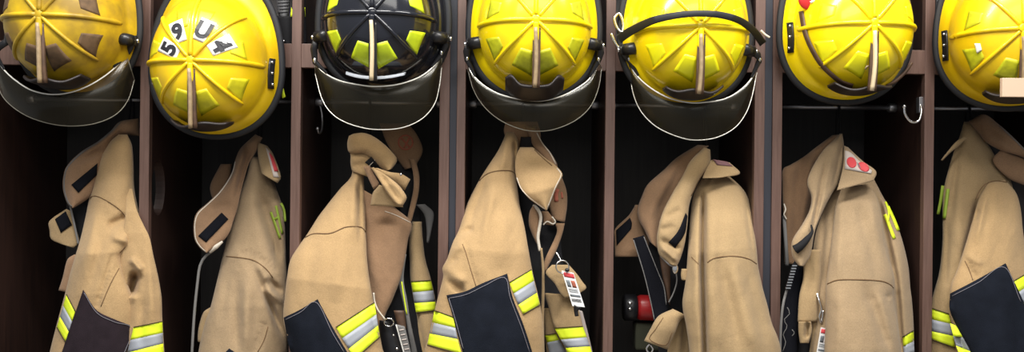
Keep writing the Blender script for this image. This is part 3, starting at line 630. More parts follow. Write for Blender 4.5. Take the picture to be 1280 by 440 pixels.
patch(t, 'inner_fold', M['leather2'], [(824, 318), (828, 345), (834, 378)], [(838, 325), (838, 350), (838, 382)], 0.05, 0.006, 0.003, 0.6)
st = patch(t, 'black_strap', M['velcro'], [(791, 298), (796, 315), (805, 345), (813, 379), (817, 400), (820, 425)], [(805, 294), (813, 314), (824, 340), (831, 358), (834, 380), (838, 415)], [0.05, 0.02], 0.004, 0.004, 0.7)
line(t, 'piping', M['greycord'], st, [(792, 300), (797, 316), (806, 346), (814, 380), (818, 400)], 1.2)
line(t, 'piping', M['greycord'], st, [(805, 296), (812.5, 315), (823, 341), (830, 359), (833, 381)], 1.2)
ptube('piping', [(845, 340, 0.03), (846, 352, 0.03), (842, 366, 0.03), (836, 378, 0.03)], 0.002, M['greycord'], t, 6)
patch(t, 'pocket', M['tan3'], [(848, 398), (838, 422), (832, 450)], [(866, 395), (866, 420), (866, 450)], -0.01, 0.01, 0.005, 0.7, folds=[(856, 402, 853, 445, 3, 0.012)])
main = patch(t, 'body', M['tan3'], [(880, 219), (868, 240), (863, 270), (860, 310), (857, 350), (853, 380), (858, 410), (862, 445), (864, 520), (866, 575)], [(905, 214), (930, 238), (939, 261), (942, 281), (946, 312), (948, 334), (954, 362), (959, 380), (965, 404), (973, 424), (977, 445), (985, 520), (990, 575)],
      [0.09, 0.05, -0.01, -0.04, -0.06, -0.07, -0.07, -0.07], [0.03, 0.06, 0.07, 0.075, 0.075, 0.075], [0.03, 0.03, 0.02, 0.02], 0.5, nz=0.0031, seed=53, cap=0.08, res=2.2,
      folds=[(879, 248, 878, 345, 3.0, 0.045), (878, 330, 882, 470, 3.2, 0.055), (889, 250, 890, 340, 8, -0.010), (868, 260, 868, 400, 5, -0.006), (902, 330, 925, 440, 9, 0.012), (917, 330, 945, 440, 10, -0.010), (933, 255, 943, 325, 3, 0.012), (935, 340, 962, 440, 8, 0.007), (890, 340, 894, 440, 8, -0.006)] + pucker([(888, 325), (906, 321), (923, 321), (937, 324)], -1, 4, 1.5, 0.0012))
line(t, 'seam', M['seam'], main, [(881, 331), (891, 323.5), (906, 320.5), (923, 320.5), (937, 324), (946, 330)], 1.4)
line(t, 'seam', M['seam'], main, [(864, 321), (870, 327), (875, 332)], 1.0)
lapel = patch(t, 'lapel', M['tan3'], [(880, 184), (863, 201), (853, 220), (839, 244), (828, 266), (823, 284), (821, 300), (824, 318), (836, 330)], [(888, 187), (887, 207), (873, 227), (865, 245), (861, 260), (859, 283), (856, 304), (851, 322), (846, 333)], [0.08, 0.03, -0.01, -0.02], 0.026, 0.008, 0.5, nz=0.0037, seed=54, cap=0.06, res=2.2,
      folds=[(826, 300, 850, 312, 4, 0.010), (828, 310, 846, 326, 3, -0.012), (832, 272, 850, 262, 4, 0.006), (826, 288, 842, 282, 4, 0.006)])
overlay(t, 'hook_and_loop_patch', M['velcro'], lapel, [(857, 266), (859.5, 270)], [(859.5, 270), (856, 292), (844, 310)], [(835.6, 303), (844, 310)], [(857, 266), (848, 288), (835.6, 303)], label='black hook and loop strip on lapel')
line(t, 'seam', M['seam'], lapel, [(886, 208), (873, 226.5), (864, 245)], 1.2)
cc = patch(t, 'collar_corner', M['tan3'], [(889, 200), (882, 213), (878, 223)], [(912, 203), (925, 217), (903, 222)], [0.05, 0.01], 0.012, 0.004, 0.7, res=2)
quad(t, 'care_label', M['plum'], cc, (891, 199), (909, 202), (916, 208), (896, 206), label='plum red label on collar')
blob('zipper_pull', W(844, 336, -0.03), (0.008, 0.004, 0.013), M['chrome'], t, 8)
ptube('zipper_teeth', [(826, 320, -0.02), (836, 330, -0.03), (842, 333, -0.03)], 0.003, M['steel'], t, 6)
patch(t, 'loop_tab', M['tan3'], [(852, 336), (851, 343), (852, 350)], [(860, 336), (861, 343), (862, 351)], -0.03, 0.006, 0.004, 0.6)
pf = patch(t, 'pocket_flap', M['tan3'], [(841, 386), (823, 395), (813, 411), (805, 426)], [(862, 396), (851, 400), (843, 418), (834, 437)], [-0.03, -0.055, -0.05], 0.02, 0.006, 0.6, nz=0.0025, seed=55, folds=[(818, 402, 836, 408, 4, 0.003)])
line(t, 'seam', M['seam'], pf, [(829, 397), (819, 412), (812, 424), (832, 431.5), (840, 416)], 0.9)
ptube('snap_hook', [(812, 430, -0.05), (808, 436, -0.05), (812, 442, -0.05), (816, 437, -0.05), (813, 431, -0.05)], 0.0026, M['chrome'], t, 6)

# ---- sixth coat
t = coat('tan coat under bright yellow helmet with white and red collar label', 1080)
loop(t, 1050, 172)
patch(t, 'collar_back', M['inner'], [(1040, 169), (1020, 184), (1003, 197), (988, 206), (978, 213), (978, 240), (979, 280), (980, 330)], [(1050, 168), (1038, 184), (1026, 200), (1018, 214), (1014, 230), (1017, 250), (1010, 280), (1003, 330)], [0.15, 0.11, 0.08], 0.02, 0.006, 0.6, nz=0.0063, seed=61, cap=0.08, folds=[(1000, 205, 990, 320, 6, 0.012), (1015, 195, 1002, 280, 5, -0.010)])
ptube('far_edge_piping', [(980, 270, 0.06), (982, 300, 0.05), (984, 332, 0.05)], 0.005, M['greycord'], t, 8)
ptube('cord', [(980, 255, 0.06), (982, 262, 0.05), (980, 268, 0.05), (983, 274, 0.05)], 0.002, M['piping'], t, 6)
body = patch(t, 'body', M['tan2'], [(1046, 229), (1032, 256), (1020, 290), (1016, 320), (1016, 350), (1015, 380), (1014, 410), (1012, 445), (1010, 520), (1008, 575)], [(1092, 223), (1104, 246), (1113, 261), (1126, 294), (1135, 330), (1138, 360), (1140, 376), (1142, 405), (1143, 442), (1146, 520), (1147, 575)],
      [0.08, 0.05, 0.02, 0.0, -0.01, -0.01], [0.03, 0.055, 0.06, 0.06, 0.06], [0.03, 0.03, 0.02], 0.5, nz=0.0037, seed=63, cap=0.06, res=2.2, folds=[(1098, 245, 1120, 350, 4, 0.03), (1120, 350, 1128, 445, 4, 0.03), (1030, 260, 1024, 360, 4, 0.012), (1124, 300, 1134, 400, 5, -0.008)])
sleeve = patch(t, 'sleeve', M['tan2'], [(1052, 234), (1044, 260), (1040, 295), (1035, 335), (1032, 362), (1032, 400), (1030, 445), (1028, 520), (1028, 575)], [(1084, 230), (1096, 246), (1102, 270), (1106, 305), (1117, 343), (1118, 356), (1117, 372), (1123, 408), (1127, 445), (1132, 520), (1134, 575)],
      [0.035, 0.0, -0.035, -0.065, -0.075, -0.075], [0.02, 0.04, 0.06, 0.07, 0.07], [0.02], 0.5, nz=0.0031, seed=64, cap=0.10, res=2.2,
      folds=[(1050, 260, 1046, 345, 8, -0.008), (1074, 262, 1096, 340, 7, 0.008), (1090, 256, 1106, 320, 6, -0.006), (1083, 360, 1112, 440, 8, 0.012), (1098, 365, 1120, 430, 8, -0.009), (1050, 360, 1046, 440, 10, -0.006), (1108, 372, 1118, 368, 3, 0.014)])
line(t, 'seam', M['seam'], sleeve, [(1034, 355), (1047, 350), (1073, 349.5), (1100, 351), (1112, 355), (1117, 360)], 1.4)
stripes(t, body, [(1128, 421.5), (1129, 433), (1130, 446), (1131, 457)], [(1142, 413), (1142.5, 426), (1143, 440), (1143, 452)])
line(t, 'lettering', M['lime'], body, [(1106, 268), (1112, 283), (1118, 298)], 4.2, off=0.003)
line(t, 'lettering', M['lime'], body, [(1110, 258), (1117, 273), (1123, 288)], 3.6, off=0.003)
line(t, 'lettering', M['lime'], body, [(1107, 252), (1111, 264), (1110, 277)], 2.4, off=0.003)
pl = patch(t, 'inner_placket', M['tan3'], [(1003, 312), (1004, 345), (999, 370), (997, 402)], [(1026, 312), (1026, 345), (1024, 370), (1022, 402)], [0.0, -0.02], 0.012, 0.005, 0.6, nz=0.0037, seed=65, folds=[(1012, 320, 1013, 370, 3, 0.010)])
pb = patch(t, 'pocket_edge', M['tan3'], [(1012, 400), (1014, 420), (1010, 450)], [(1030, 402), (1030, 420), (1030, 450)], -0.01, 0.008, 0.004, 0.7)
patch(t, 'pocket_loop', M['tan3'], [(998, 402), (998, 414), (1000, 429)], [(1014, 402), (1015, 414), (1011, 429)], -0.03, 0.010, 0.005, 0.6, folds=[(1010, 404, 1008, 422, 2.5, 0.018)], res=1.6)
patch(t, 'pocket_lining', M['black'], [(999, 404), (998, 425), (996, 450)], [(1013, 406), (1014, 425), (1013, 450)], 0.01, 0.003, 0.003, 0.7)
lin = patch(t, 'lining', M['velcro'], [(990, 334), (984, 360), (978, 385), (976, 415), (976, 450)], [(1005, 334), (1003, 360), (1000, 390), (997, 420), (997, 450)], [0.02, -0.01], 0.006, 0.004, 0.7)
ptube('edge_piping', [(992, 338, 0.0), (985, 358, -0.01), (979, 380, -0.02), (976, 410, -0.02), (975, 450, -0.02)], 0.0034, M['greycord'], t, 8)
for pts in ([(984, 384), (987, 392), (980, 400), (984, 408), (979, 418), (982, 428), (978, 440)], [(990, 412), (993, 416), (990, 420)]):
    line(t, 'frayed_thread', M['greycord'], lin, pts, 1.0)
zt = ptube('zipper_tape', [(1000, 322, -0.02), (992, 334, -0.02), (988, 348, -0.02), (984, 362, -0.02)], 0.006, M['black'], t, 8)
for k in range(9):
    a = k / 8; p = W(993 - 8 * a, 332 + 28 * a, -0.031)
    box('zipper_tooth', p - np.array([0.006, 0.002, 0.0016]), p + np.array([0.006, 0.002, 0.0016]), M['chrome'], t)
lapel = patch(t, 'lapel', M['tan2'], [(1050, 167), (1042, 175), (1028, 189), (1014, 212), (1009, 229), (1014, 246), (1012, 262), (1003, 280), (992, 297), (989, 308), (991, 322), (998, 332)], [(1053, 167), (1055, 183), (1054, 206), (1048, 228), (1040, 242), (1033, 255), (1026, 270), (1020, 285), (1017, 297), (1015, 310), (1012, 322), (1005, 333)],
      [0.09, 0.05, 0.01, -0.02, -0.03], 0.022, 0.006, 0.5, nz=0.0037, seed=66, cap=0.06, res=2.0, folds=[(1033, 205, 1016, 285, 3, 0.016), (1038, 200, 1026, 240, 3, -0.008), (1052, 182, 1042, 236, 3, 0.008)])
ptube('drag_loop', [(1014, 281, -0.045), (1015, 290, -0.05), (1008, 300, -0.055), (1000, 308, -0.055), (994, 312, -0.05)], [0.002, 0.004, 0.008, 0.010, 0.012], M['black'], t, 8)
cc = patch(t, 'collar_corner', M['tan2'], [(1055, 182), (1054, 206), (1049, 228), (1046, 238)], [(1060, 184), (1078, 201), (1095, 214), (1092, 226)], [0.06, 0.01, -0.01], 0.012, 0.004, 0.8, res=2.2)
lb = overlay(t, 'care_label', M['label'], cc, [(1056, 188), (1064, 191), (1075, 202), (1090, 213)], [(1090, 213), (1089, 217)], [(1056, 211), (1072, 214), (1089, 217)], [(1056, 188), (1056, 211)], label='white label on collar')
oval(t, 'label_print', M['redprint'], lb, (1064.5, 203), 5.8, 7.2, R(-30), off=0.001)
oval(t, 'label_print', M['redprint'], lb, (1079.5, 208.5), 8.0, 5.0, R(35), off=0.001)
for k in range(3): line(t, 'label_print', M['inkgrey'], lb, [(1071 + k, 203 + 2 * k), (1074 + k, 206 + 2 * k)], 0.9)
ptube('snap_hook', [(1021, 366, -0.02), (1024, 376, -0.03), (1027, 386, -0.03), (1024, 396, -0.03), (1027, 404, -0.03), (1028, 396, -0.03), (1029, 388, -0.03)], 0.003, M['chrome'], t, 8)

# ---- seventh coat
t = coat('tan coat at far right edge cut off by picture, navy elbow patch', 1230)
loop(t, 1214, 158)
body = patch(t, 'body', M['tan3'], [(1205, 152), (1199, 172), (1192, 190), (1186, 210), (1180, 235), (1178, 265), (1178, 300), (1174, 340), (1163, 380), (1158, 410), (1158, 445), (1158, 520), (1158, 575)], [(1216, 152), (1224, 165), (1238, 185), (1250, 205), (1262, 222), (1268, 245), (1270, 275), (1272, 310), (1276, 345), (1282, 400), (1292, 445), (1300, 520), (1300, 575)],
      [0.13, 0.10, 0.07, 0.05, 0.05, 0.06, 0.06], [0.02, 0.04, 0.05, 0.05], [0.03], 0.5, nz=0.0037, seed=71, cap=0.05, res=2.2, folds=[(1196, 200, 1186, 270, 5, 0.01), (1222, 255, 1206, 330, 4, 0.025), (1200, 230, 1198, 320, 8, -0.006), (1184, 280, 1182, 350, 4, 0.012)])
patch(t, 'shoulder_flap', M['tan3'], [(1205, 170), (1194, 178), (1184, 190), (1176, 200)], [(1208, 173), (1199, 182), (1188, 191), (1178, 201)], 0.07, 0.004, 0.003, 0.7)
line(t, 'lettering', M['letter_shaded'], body, [(1185, 236), (1183, 252), (1180, 273)], 4.4, off=0.004)
line(t, 'lettering', M['letter_shaded'], body, [(1178.5, 232), (1176, 250), (1172.5, 268)], 4.0, off=0.004)
stripes(t, body, [(1164, 385), (1164, 399), (1164, 414), (1164, 424)], [(1186, 392.5), (1189, 405), (1192, 420), (1194, 435)])
sleeve = patch(t, 'sleeve', M['tan'], [(1236, 227), (1224, 248), (1215, 278), (1206, 308), (1197, 335), (1189, 355), (1187, 372), (1188, 390), (1195, 415), (1205, 445), (1225, 520), (1230, 575)], [(1256, 225), (1270, 241), (1276, 262), (1279, 290), (1284, 320), (1292, 350), (1300, 390), (1308, 445), (1315, 520), (1318, 575)],
      [0.04, 0.0, -0.03, -0.04, -0.045, -0.045], [0.02, 0.05, 0.06, 0.06], [0.02], 0.5, nz=0.0031, seed=73, cap=0.06, res=2.2, folds=[(1222, 262, 1216, 276, 3, 0.02), (1232, 245, 1220, 300, 5, -0.008), (1200, 330, 1222, 345, 5, 0.006), (1206, 318, 1228, 330, 4, -0.006)] + pucker([(1206, 326), (1211, 336), (1216, 350)], -1, 7, 1.6, 0.003))
line(t, 'seam', M['seam'], sleeve, [(1219, 250), (1226, 236), (1234, 229), (1246, 226), (1259, 228)], 1.3)
line(t, 'seam', M['seam'], sleeve, [(1206, 326), (1211, 336), (1216, 350)], 1.0)
stripes(t, sleeve, [(1187.5, 404), (1191.5, 420), (1195, 432), (1200, 446)], [(1198, 408), (1206.5, 422), (1215, 440), (1222, 452)], dark=False)
stripes(t, sleeve, [(1266, 352), (1272, 366), (1279, 380), (1285, 393)], [(1290, 338), (1293, 352), (1297, 366), (1300, 380)])
el = overlay(t, 'elbow_patch', M['elbow'], sleeve, [(1187.5, 367), (1222, 349), (1257, 329)], [(1257, 329), (1280, 378), (1304, 430)], [(1228, 470), (1304, 430)], [(1187.5, 367), (1188.5, 392), (1212, 437), (1228, 470)], off=0.004, label='navy black elbow patch')
line(t, 'stitching', M['thread'], el, [(1190, 370), (1223, 353), (1255.5, 334), (1276, 377)], 0.9)
patch(t, 'collar_flap', M['inner'], [(1251, 187), (1241, 201), (1258, 221), (1276, 230), (1300, 237)], [(1262, 190), (1275, 195), (1285, 199), (1292, 203), (1302, 208)], [0.08, 0.05], 0.008, 0.004, 0.7, nz=0.0037, seed=75)
cl = patch(t, 'collar', M['inner'], [(1210, 152), (1230, 143), (1248, 155), (1264, 169), (1281, 186), (1300, 205)], [(1213, 156), (1224, 168), (1233, 178), (1251, 188), (1281, 198), (1300, 216)], [0.12, 0.07, 0.05], 0.018, 0.006, 0.6, nz=0.0037, seed=76, cap=0.1, folds=[(1235, 165, 1285, 192, 5, 0.008)])
line(t, 'piping', M['greycord'], cl, [(1249, 157), (1264, 170.5), (1281, 187.5)], 1.3)
patch(t, 'lining', M['leather'], [(1232, 176), (1240, 200), (1256, 222), (1268, 250), (1274, 290)], [(1252, 186), (1268, 215), (1290, 240), (1300, 265), (1300, 295)], [0.14, 0.12], 0.004, 0.004, 0.8)

# ------------------------------------------------------------------ helmets
HS = 1.0 / 530
def D(x, z):
    """crown surface of a helmet: depth at (x, z) around the hub axis"""
    ax = 0.139; az = np.where(np.asarray(z) < 0, 0.150, 0.180)
    rho = np.sqrt((x / ax) ** 2 + (z / az) ** 2)
    return -(0.050 + 0.142 * np.clip(1 - np.clip(rho, 0, 1) ** 2.9, 0, 1) ** 0.56), rho
def dome_pt(th, rho, out=0.0):
    c, s = math.cos(th), math.sin(th)
    ax = 0.139; az = 0.150 if s < 0 else 0.180
    x, z = ax * rho * c, az * rho * s
    y = float(D(x, z)[0])
    # outward direction
    e = 1e-3
    gx = (float(D(x + e, z)[0]) - float(D(x - e, z)[0])) / (2 * e); gz = (float(D(x, z + e)[0]) - float(D(x, z - e)[0])) / (2 * e)
    n = np.array([gx, -1.0, gz]); n /= np.linalg.norm(n)
    return np.array([x, y, z]) + n * out
SHELL = {}
BX = [1.0]
def brim_r(th):
    c, s = math.cos(th), math.sin(th)
    a = 0.162 * BX[0]; b = 0.166 if s < 0 else 0.250
    n = 2.15
    return 1.0 / ((abs(c) / a) ** n + (abs(s) / b) ** n) ** (1 / n)

def helmet(label, hub, shell_m, patch_m, comb_m, shield, visor=None, edges=('rim', 'rim'), bx=1.0, yaw=0.0, depth=-0.028):
    BX[0] = bx; missing = ()
    hx, hy = hub
    yh = float(D(0, 0)[0]); cy, sy = math.cos(yaw), math.sin(yaw)
    RZ = np.array([[cy, -sy, 0], [sy, cy, 0], [0, 0, 1.0]])
    o3 = W(hx, hy, depth + yh * cy) - RZ @ np.array([0, yh, 0])
    t = thing('fire_helmet', label, 'helmet', tuple(o3), 'fire helmets hung along the rail')
    o3 = np.asarray(o3)
    def loc(p): return np.asarray(p, float) @ RZ.T + o3
    # shell: crown and brim in one
    NT, NR, NB = 80, 26, 9
    V, F = [loc((0, float(D(0, 0)[0]), 0))], []
    for i in range(1, NR + 1):
        rho = math.sin(i / NR * np.pi / 2)
        for k in range(NT): V.append(loc(dome_pt(2 * np.pi * k / NT, min(rho, 1.0))))
    for j in range(1, NB + 1):
        q = j / NB
        for k in range(NT):
            th = 2 * np.pi * k / NT; c, s = math.cos(th), math.sin(th)
            p0 = np.array([0.139 * c, (0.150 if s < 0 else 0.180) * s]); p1 = brim_r(th) * np.array([c, s])
            p = p0 * (1 - q) + p1 * q
            y = -0.050 + 0.042 * q ** 0.8 - 0.006 * math.sin(np.pi * q)
            V.append(loc((p[0], y, p[1])))
    for k in range(NT): F.append((0, 1 + (k + 1) % NT, 1 + k))
    for i in range(NR + NB - 1):
        for k in range(NT): F.append((1 + i * NT + k, 1 + i * NT + (k + 1) % NT, 1 + (i + 1) * NT + (k + 1) % NT, 1 + (i + 1) * NT + k))
    sh = mesh_obj('shell', V, F, shell_m, t); fix_normals(sh)
    bv = BVHTree.FromPolygons([Vector(v) for v in V], F)
    o_bvh[sh.name] = (np.array(V), F); SHELL[t.name] = sh
    md = sh.modifiers.new('thickness', 'SOLIDIFY'); md.thickness = 0.004; md.offset = -1
    # make sure the faces look outwards (towards the crown)
    if sh.data.polygons[0].normal.y > 0: sh.data.flip_normals()
    # edge trim
    e = [loc((brim_r(a) * math.cos(a), -0.010, brim_r(a) * math.sin(a))) for a in np.linspace(0, 2 * np.pi, 96, endpoint=False)]
    tube('edge_trim', e, 0.009, M['rubber'], t, 10, closed=True, rmul=(1.15, 0.9))
    # ribs
    for deg, w, r1 in ((0, 0.0062, 0.985), (180, 0.0062, 0.985), (90, 0.0055, 0.96), (42, 0.0048, 0.95), (138, 0.0048, 0.95), (222, 0.0048, 0.93), (318, 0.0048, 0.93), (270, 0.0075, 0.34)):
        pts = [loc(dome_pt(R(deg), q, 0.0008)) for q in np.sin(np.linspace(0.05, math.asin(r1), 22))]
        rr = [w] * 18 + [w * 0.8, w * 0.55]
        tube('rib', pts, rr, shell_m, t, 8)
    disc('hub_boss', loc((0, float(D(0, 0)[0]) - 0.0055, 0)), 0.0105, 0.010, (0, 1, 0), shell_m, t)
    # things projected along the crown axis
    def proj(G, off):
        out = np.zeros(G.shape[:2] + (3,))
        for i in range(G.shape[0]):
            for j in range(G.shape[1]):
                p = loc((G[i, j, 0], -0.6, G[i, j, 1])); h = bv.ray_cast(Vector(p), Vector(RZ @ np.array([0, 1.0, 0])))
                if h[0] is None: out[i, j] = loc((G[i, j, 0], -0.05, G[i, j, 1]))
                else:
                    nn = np.array(h[1]); nn = nn if nn[1] < 0 else -nn
                    out[i, j] = np.array(h[0]) + nn * off
        return out
    def stick(name, m, q4, off=0.0007, n=7, label=None, par=t):
        q = np.asarray(q4, float) * HS; q[:, 1] *= -1
        G = coons([q[0], q[1]], [q[1], q[2]], [q[3], q[2]], [q[0], q[3]], n, n)
        o = shell(name, proj(G, off), proj(G, -0.001), m, par)
        if label: o['label'] = label
        return o
    quads = [[(-18, 34), (-4, 38), (-4, 66), (-29, 53)], [(-62, 19), (-45, 20), (-40, 32), (-50, 48)], [(-56, -28), (-42, -22), (-45, -10), (-61, -4)], [(-24, -62), (-5, -66), (-5, -42), (-17, -38)]]
    for qi, q in enumerate(quads):
        for sgn in (-1, 1):
            if (qi, sgn) in missing: continue
            qq = [(-sgn * x, y) for x, y in q]
            stick('reflective_patch', patch_m if not isinstance(patch_m, dict) else patch_m.get((qi, sgn), patch_m['else']), qq)
    # comb: strip standing at the height of the hub, running straight to the top of the shield
    y0 = float(D(0, 0)[0])
    zz = np.linspace(-0.020, -0.156, 14); bow = 0.0025 * np.sin(np.linspace(0, np.pi, 14))
    ridge = [np.array([-0.001, y0 - 0.004 + 0.012 * k ** 3, z]) for k, z in zip(np.linspace(0, 1, 14), zz)]
    tube('front_strip', [loc(p + np.array([b_, 0, 0])) for p, b_ in zip(ridge, bow)], 0.0058, comb_m, t, 8, rmul=(0.85, 1.2))
    n = 14; Fs = np.stack([np.stack([np.array([x_, p[1] + 0.004, p[2]]) for x_ in (-0.007, -0.002, 0.004, 0.011)]) for k, p in enumerate(ridge)])
    Bs = Fs.copy(); Bs[..., 1] = Bs[..., 1] + 0.010
    shell('leather_strip', loc(Fs), loc(Bs), M['leather2'] if shield != 'line' else M['plastic'], t)
    # shield standing in front of the crown, its top edge towards the viewer
    if shield:
        n = 33; u = np.linspace(-1, 1, n); kind = shield
        hw = {'wide': 0.070, 'narrow': 0.068, 'low': 0.068, 'line': 0.070}[kind]
        x = u * hw; zt = -0.146 + 0.014 * u ** 2
        if kind == 'wide': up = -0.008 + 0.018 * np.exp(-((np.abs(u) - 0.80) / 0.20) ** 2); low = 0.034 - 0.012 * np.abs(u) ** 4
        elif kind == 'narrow': up = -0.006 + 0.006 * np.sin(u * 4 + 0.6); low = 0.014 - 0.006 * np.abs(u) ** 4
        elif kind == 'line': up = -0.006 + 0 * u; low = 0.002 + 0 * u
        else: up = -0.006 + 0.005 * np.cos(u * 5 + 0.5); low = 0.018 - 0.010 * np.abs(u) ** 4
        rows = np.linspace(0, 1, 8)
        yt = -0.165 + 0.030 * u ** 2; yb = -0.085 + 0 * u
        if kind == 'line': yb = yt + 0.02
        Fg = np.stack([np.stack([x, yt * (1 - r_) + yb * r_ - 0.006 * np.sin(np.pi * r_), (zt + up) * (1 - r_) + (zt - low) * r_], -1) for r_ in rows])
        Bg = Fg + np.array([0, 0.004, 0.006])
        so = shell('front_shield', loc(Fg), loc(Bg), M['silver'] if kind == 'line' else M['leather'], t)
        so['label'] = 'pale strip across front' if kind == 'line' else 'dark leather front shield seen from above'
    # side hardware
    if visor:
        for sg in (-1, 1):
            k = disc('pivot_knob', loc((sg * 0.153 * bx, -0.038, -0.036)), 0.0135, 0.015, (sg, 0, 0), M['plastic'], t)
            disc('pivot_bolt', loc((sg * (0.153 * bx + 0.0145), -0.038, -0.036)), 0.0065, 0.006, (sg, 0, 0), M['chrome'], k, 8)
            tube('pivot_arm', [loc((sg * 0.156 * bx, -0.044, -0.036)), loc((sg * 0.142, -0.056, -0.035)), loc((sg * 0.126, -0.064, -0.034))], 0.0150, M['plastic'], t, 12)
        up, low = visor
        n = 120; U = curve(up, n); Lw = curve(low, n); u = np.linspace(0, 1, n)
        rows = np.linspace(0, 1, 24)[:, None]
        px = U[None, :, 0] * (1 - rows) + Lw[None, :, 0] * rows; py = U[None, :, 1] * (1 - rows) + Lw[None, :, 1] * rows
        yy = -0.050 - 0.060 * (1 - (2 * u - 1) ** 2)[None] + 0.030 * rows ** 1.3 - 0.012 * np.sin(np.pi * rows)
        P = W(px, py, yy); i = np.arange(24 * n).reshape(24, n)
        vo = mesh_obj('visor', P.reshape(-1, 3), np.stack([i[:-1, :-1].ravel(), i[1:, :-1].ravel(), i[1:, 1:].ravel(), i[:-1, 1:].ravel()], 1), M['visor'], t)
        vo['label'] = 'clear smoky face shield hanging below brim'
        tube('upper_edge', P[0], 0.0019, M[edges[0]], vo, 6); tube('lower_edge', P[-1], 0.0014, M[edges[1]], vo, 6)
        tube('side_edge', P[:, 0], 0.0012, M['rimdim'], vo, 6); tube('side_edge', P[:, -1], 0.0012, M['rimdim'], vo, 6)
        for sg, k in ((-1, 0), (1, n - 1)):
            piv = loc((sg * 0.160 * bx, -0.042, -0.036)); q = P[0, k]; q2 = P[0, 14 if k == 0 else n - 15]
            tube('visor_arm', [piv, (piv + q) / 2 + np.array([sg * 0.004, -0.006, 0]), q, q2 + np.array([0, -0.002, 0.004])], [0.009, 0.009, 0.007, 0.003], M['plastic'], t, 8, rmul=(1.0, 0.45))
            blob('arm_rivet', q + np.array([0, -0.006, 0.004]), (0.0045, 0.003, 0.007), M['chrome'], t, 8)
    else:
        for sg in (-1, 1):
            s = stick('side_bracket', M['plastic'], [(sg * 77 - 2.6, -13), (sg * 77 + 2.6, -13), (sg * 75 + 2.6, 26), (sg * 75 - 2.6, 26)], off=0.004, n=6)
            for dy in (-8, 6, 20):
                p = proj(np.array([[[sg * 76.3 * HS, -dy * HS]]]), 0.005)[0, 0]
                blob('rivet', p, (0.0036, 0.003, 0.0036), M['chrome'], t, 6)
    return t, stick, proj, loc

V1 = ([(-6, 68), (4, 86), (20, 101), (40, 113), (65, 118), (90, 115), (115, 105), (140, 88), (158, 68)], [(-6, 100), (6, 124), (30, 143), (60, 154), (90, 157.5), (120, 154), (145, 143), (160, 125), (168, 100)])
V3 = ([(394, 78), (404, 90), (425, 101), (455, 107), (475, 108), (500, 105), (525, 96), (543, 82), (552, 68)], [(394, 92), (402, 122), (413, 140), (430, 152), (455, 160), (480, 162), (505, 159), (528, 148), (543, 130), (549, 108), (552, 84)])
V4 = ([(584, 75), (590, 92), (605, 107), (625, 118), (650, 124), (675, 126), (700, 121), (722, 110), (738, 97), (748, 76)], [(585, 88), (592, 112), (605, 133), (625, 150), (650, 161), (672, 164), (695, 161), (720, 150), (738, 133), (748, 110), (752, 85)])
V5 = ([(786, 75), (795, 93), (812, 109), (835, 122), (860, 128), (880, 128), (905, 124), (925, 113), (940, 97), (949, 76)], [(787, 90), (792, 118), (802, 140), (820, 158), (845, 170), (868, 175), (895, 172), (918, 160), (932, 142), (940, 120), (946, 90)])

helmet('grimy yellow helmet at far left with peeled patches and visor', (49, 18), M['dirty'], M['worn'], M['brass'], 'low', V1, ('rim', 'rimdim'), 0.95)
h2, stick2, proj2, loc2 = helmet('yellow helmet without visor with white number stickers', (238, 75), M['yellow'], M['faint'], M['brass'], 'narrow')
helmet('glossy black helmet with lime patches and clear visor', (465, 15), M['shellblack'], M['limepatch'], M['cream'], 'line', V3, ('rim', 'rim'))
helmet('yellow helmet with visor and wide dark shield right of the black helmet', (670, 24), M['clean'], M['olive'], M['brass'], 'wide', V4, ('rim', 'rimdim'))
h5, s5, p5, l5 = helmet('yellow helmet with visor and black strap across its crown', (876, 32), M['clean'], M['limeyel'], M['brass'], 'low', V5)
h6, s6, p6, l6 = helmet('clean bright yellow helmet without visor above the bare coat hook', (1093, 28), M['clean'], M['limeyel'], M['cream'], 'narrow')
h7, s7, p7, l7 = helmet('worn yellow helmet at far right edge cut off by picture', (1280, 35), M['yellow'], M['olive'], M['brass'], 'low', yaw=R(-20), depth=-0.075)

# number stickers on the second helmet: 5 9 U 4 around the hub, tops outwards
def glyph(ch, cx, cy, ang, size):
    cu = bpy.data.curves.new('glyph', 'FONT'); cu.body = ch; cu.size = 1; cu.align_x = 'CENTER'; cu.align_y = 'CENTER'; cu.offset = 0.045; cu.resolution_u = 3
    o = bpy.data.objects.new('glyph', cu); COL.objects.link(o)
    me = bpy.data.meshes.new_from_object(o.evaluated_get(bpy.context.evaluated_depsgraph_get()))
    bpy.data.objects.remove(o)
    V = np.array([v.co[:2] for v in me.vertices]); F = [tuple(p.vertices) for p in me.polygons]
    V -= (V.max(0) + V.min(0)) / 2
    V *= size
    c, s = math.cos(ang), math.sin(ang)
    X = V[:, 0] * c - V[:, 1] * s + cx; Z = V[:, 0] * s + V[:, 1] * c + cy
    return X, Z, F
for ch, (dx, dy), rot, lab in (('5', (-27, -14), 62, 'number sticker reading 5'), ('9', (-17, -35), 22, 'number sticker reading 9'), ('U', (14, -37), -22, 'sticker reading U'), ('4', (35, -19), -58, 'number sticker reading 4')):
    a = R(rot); ex = np.array([math.cos(a), -math.sin(a)]); ez = np.array([math.sin(a), math.cos(a)])   # screen (x right, y down)
    c = np.array([dx, dy], float); hw, hh = 9.5, 14
    q = [c - ex * hw - ez * hh, c + ex * hw - ez * hh, c + ex * hw * 0.8 + ez * hh, c - ex * hw * 0.8 + ez * hh]
    st = stick2('number_sticker', M['white'], q, off=0.0016, label=lab)
    X, Z, F = glyph(ch, dx * HS, -dy * HS, a, 27 * HS)
    P = proj2(np.stack([X, Z], -1)[None], 0.0030)[0]
    g = mesh_obj('numeral', P, F, M['ink'], h2, smooth=False); g['label'] = 'black character ' + ch
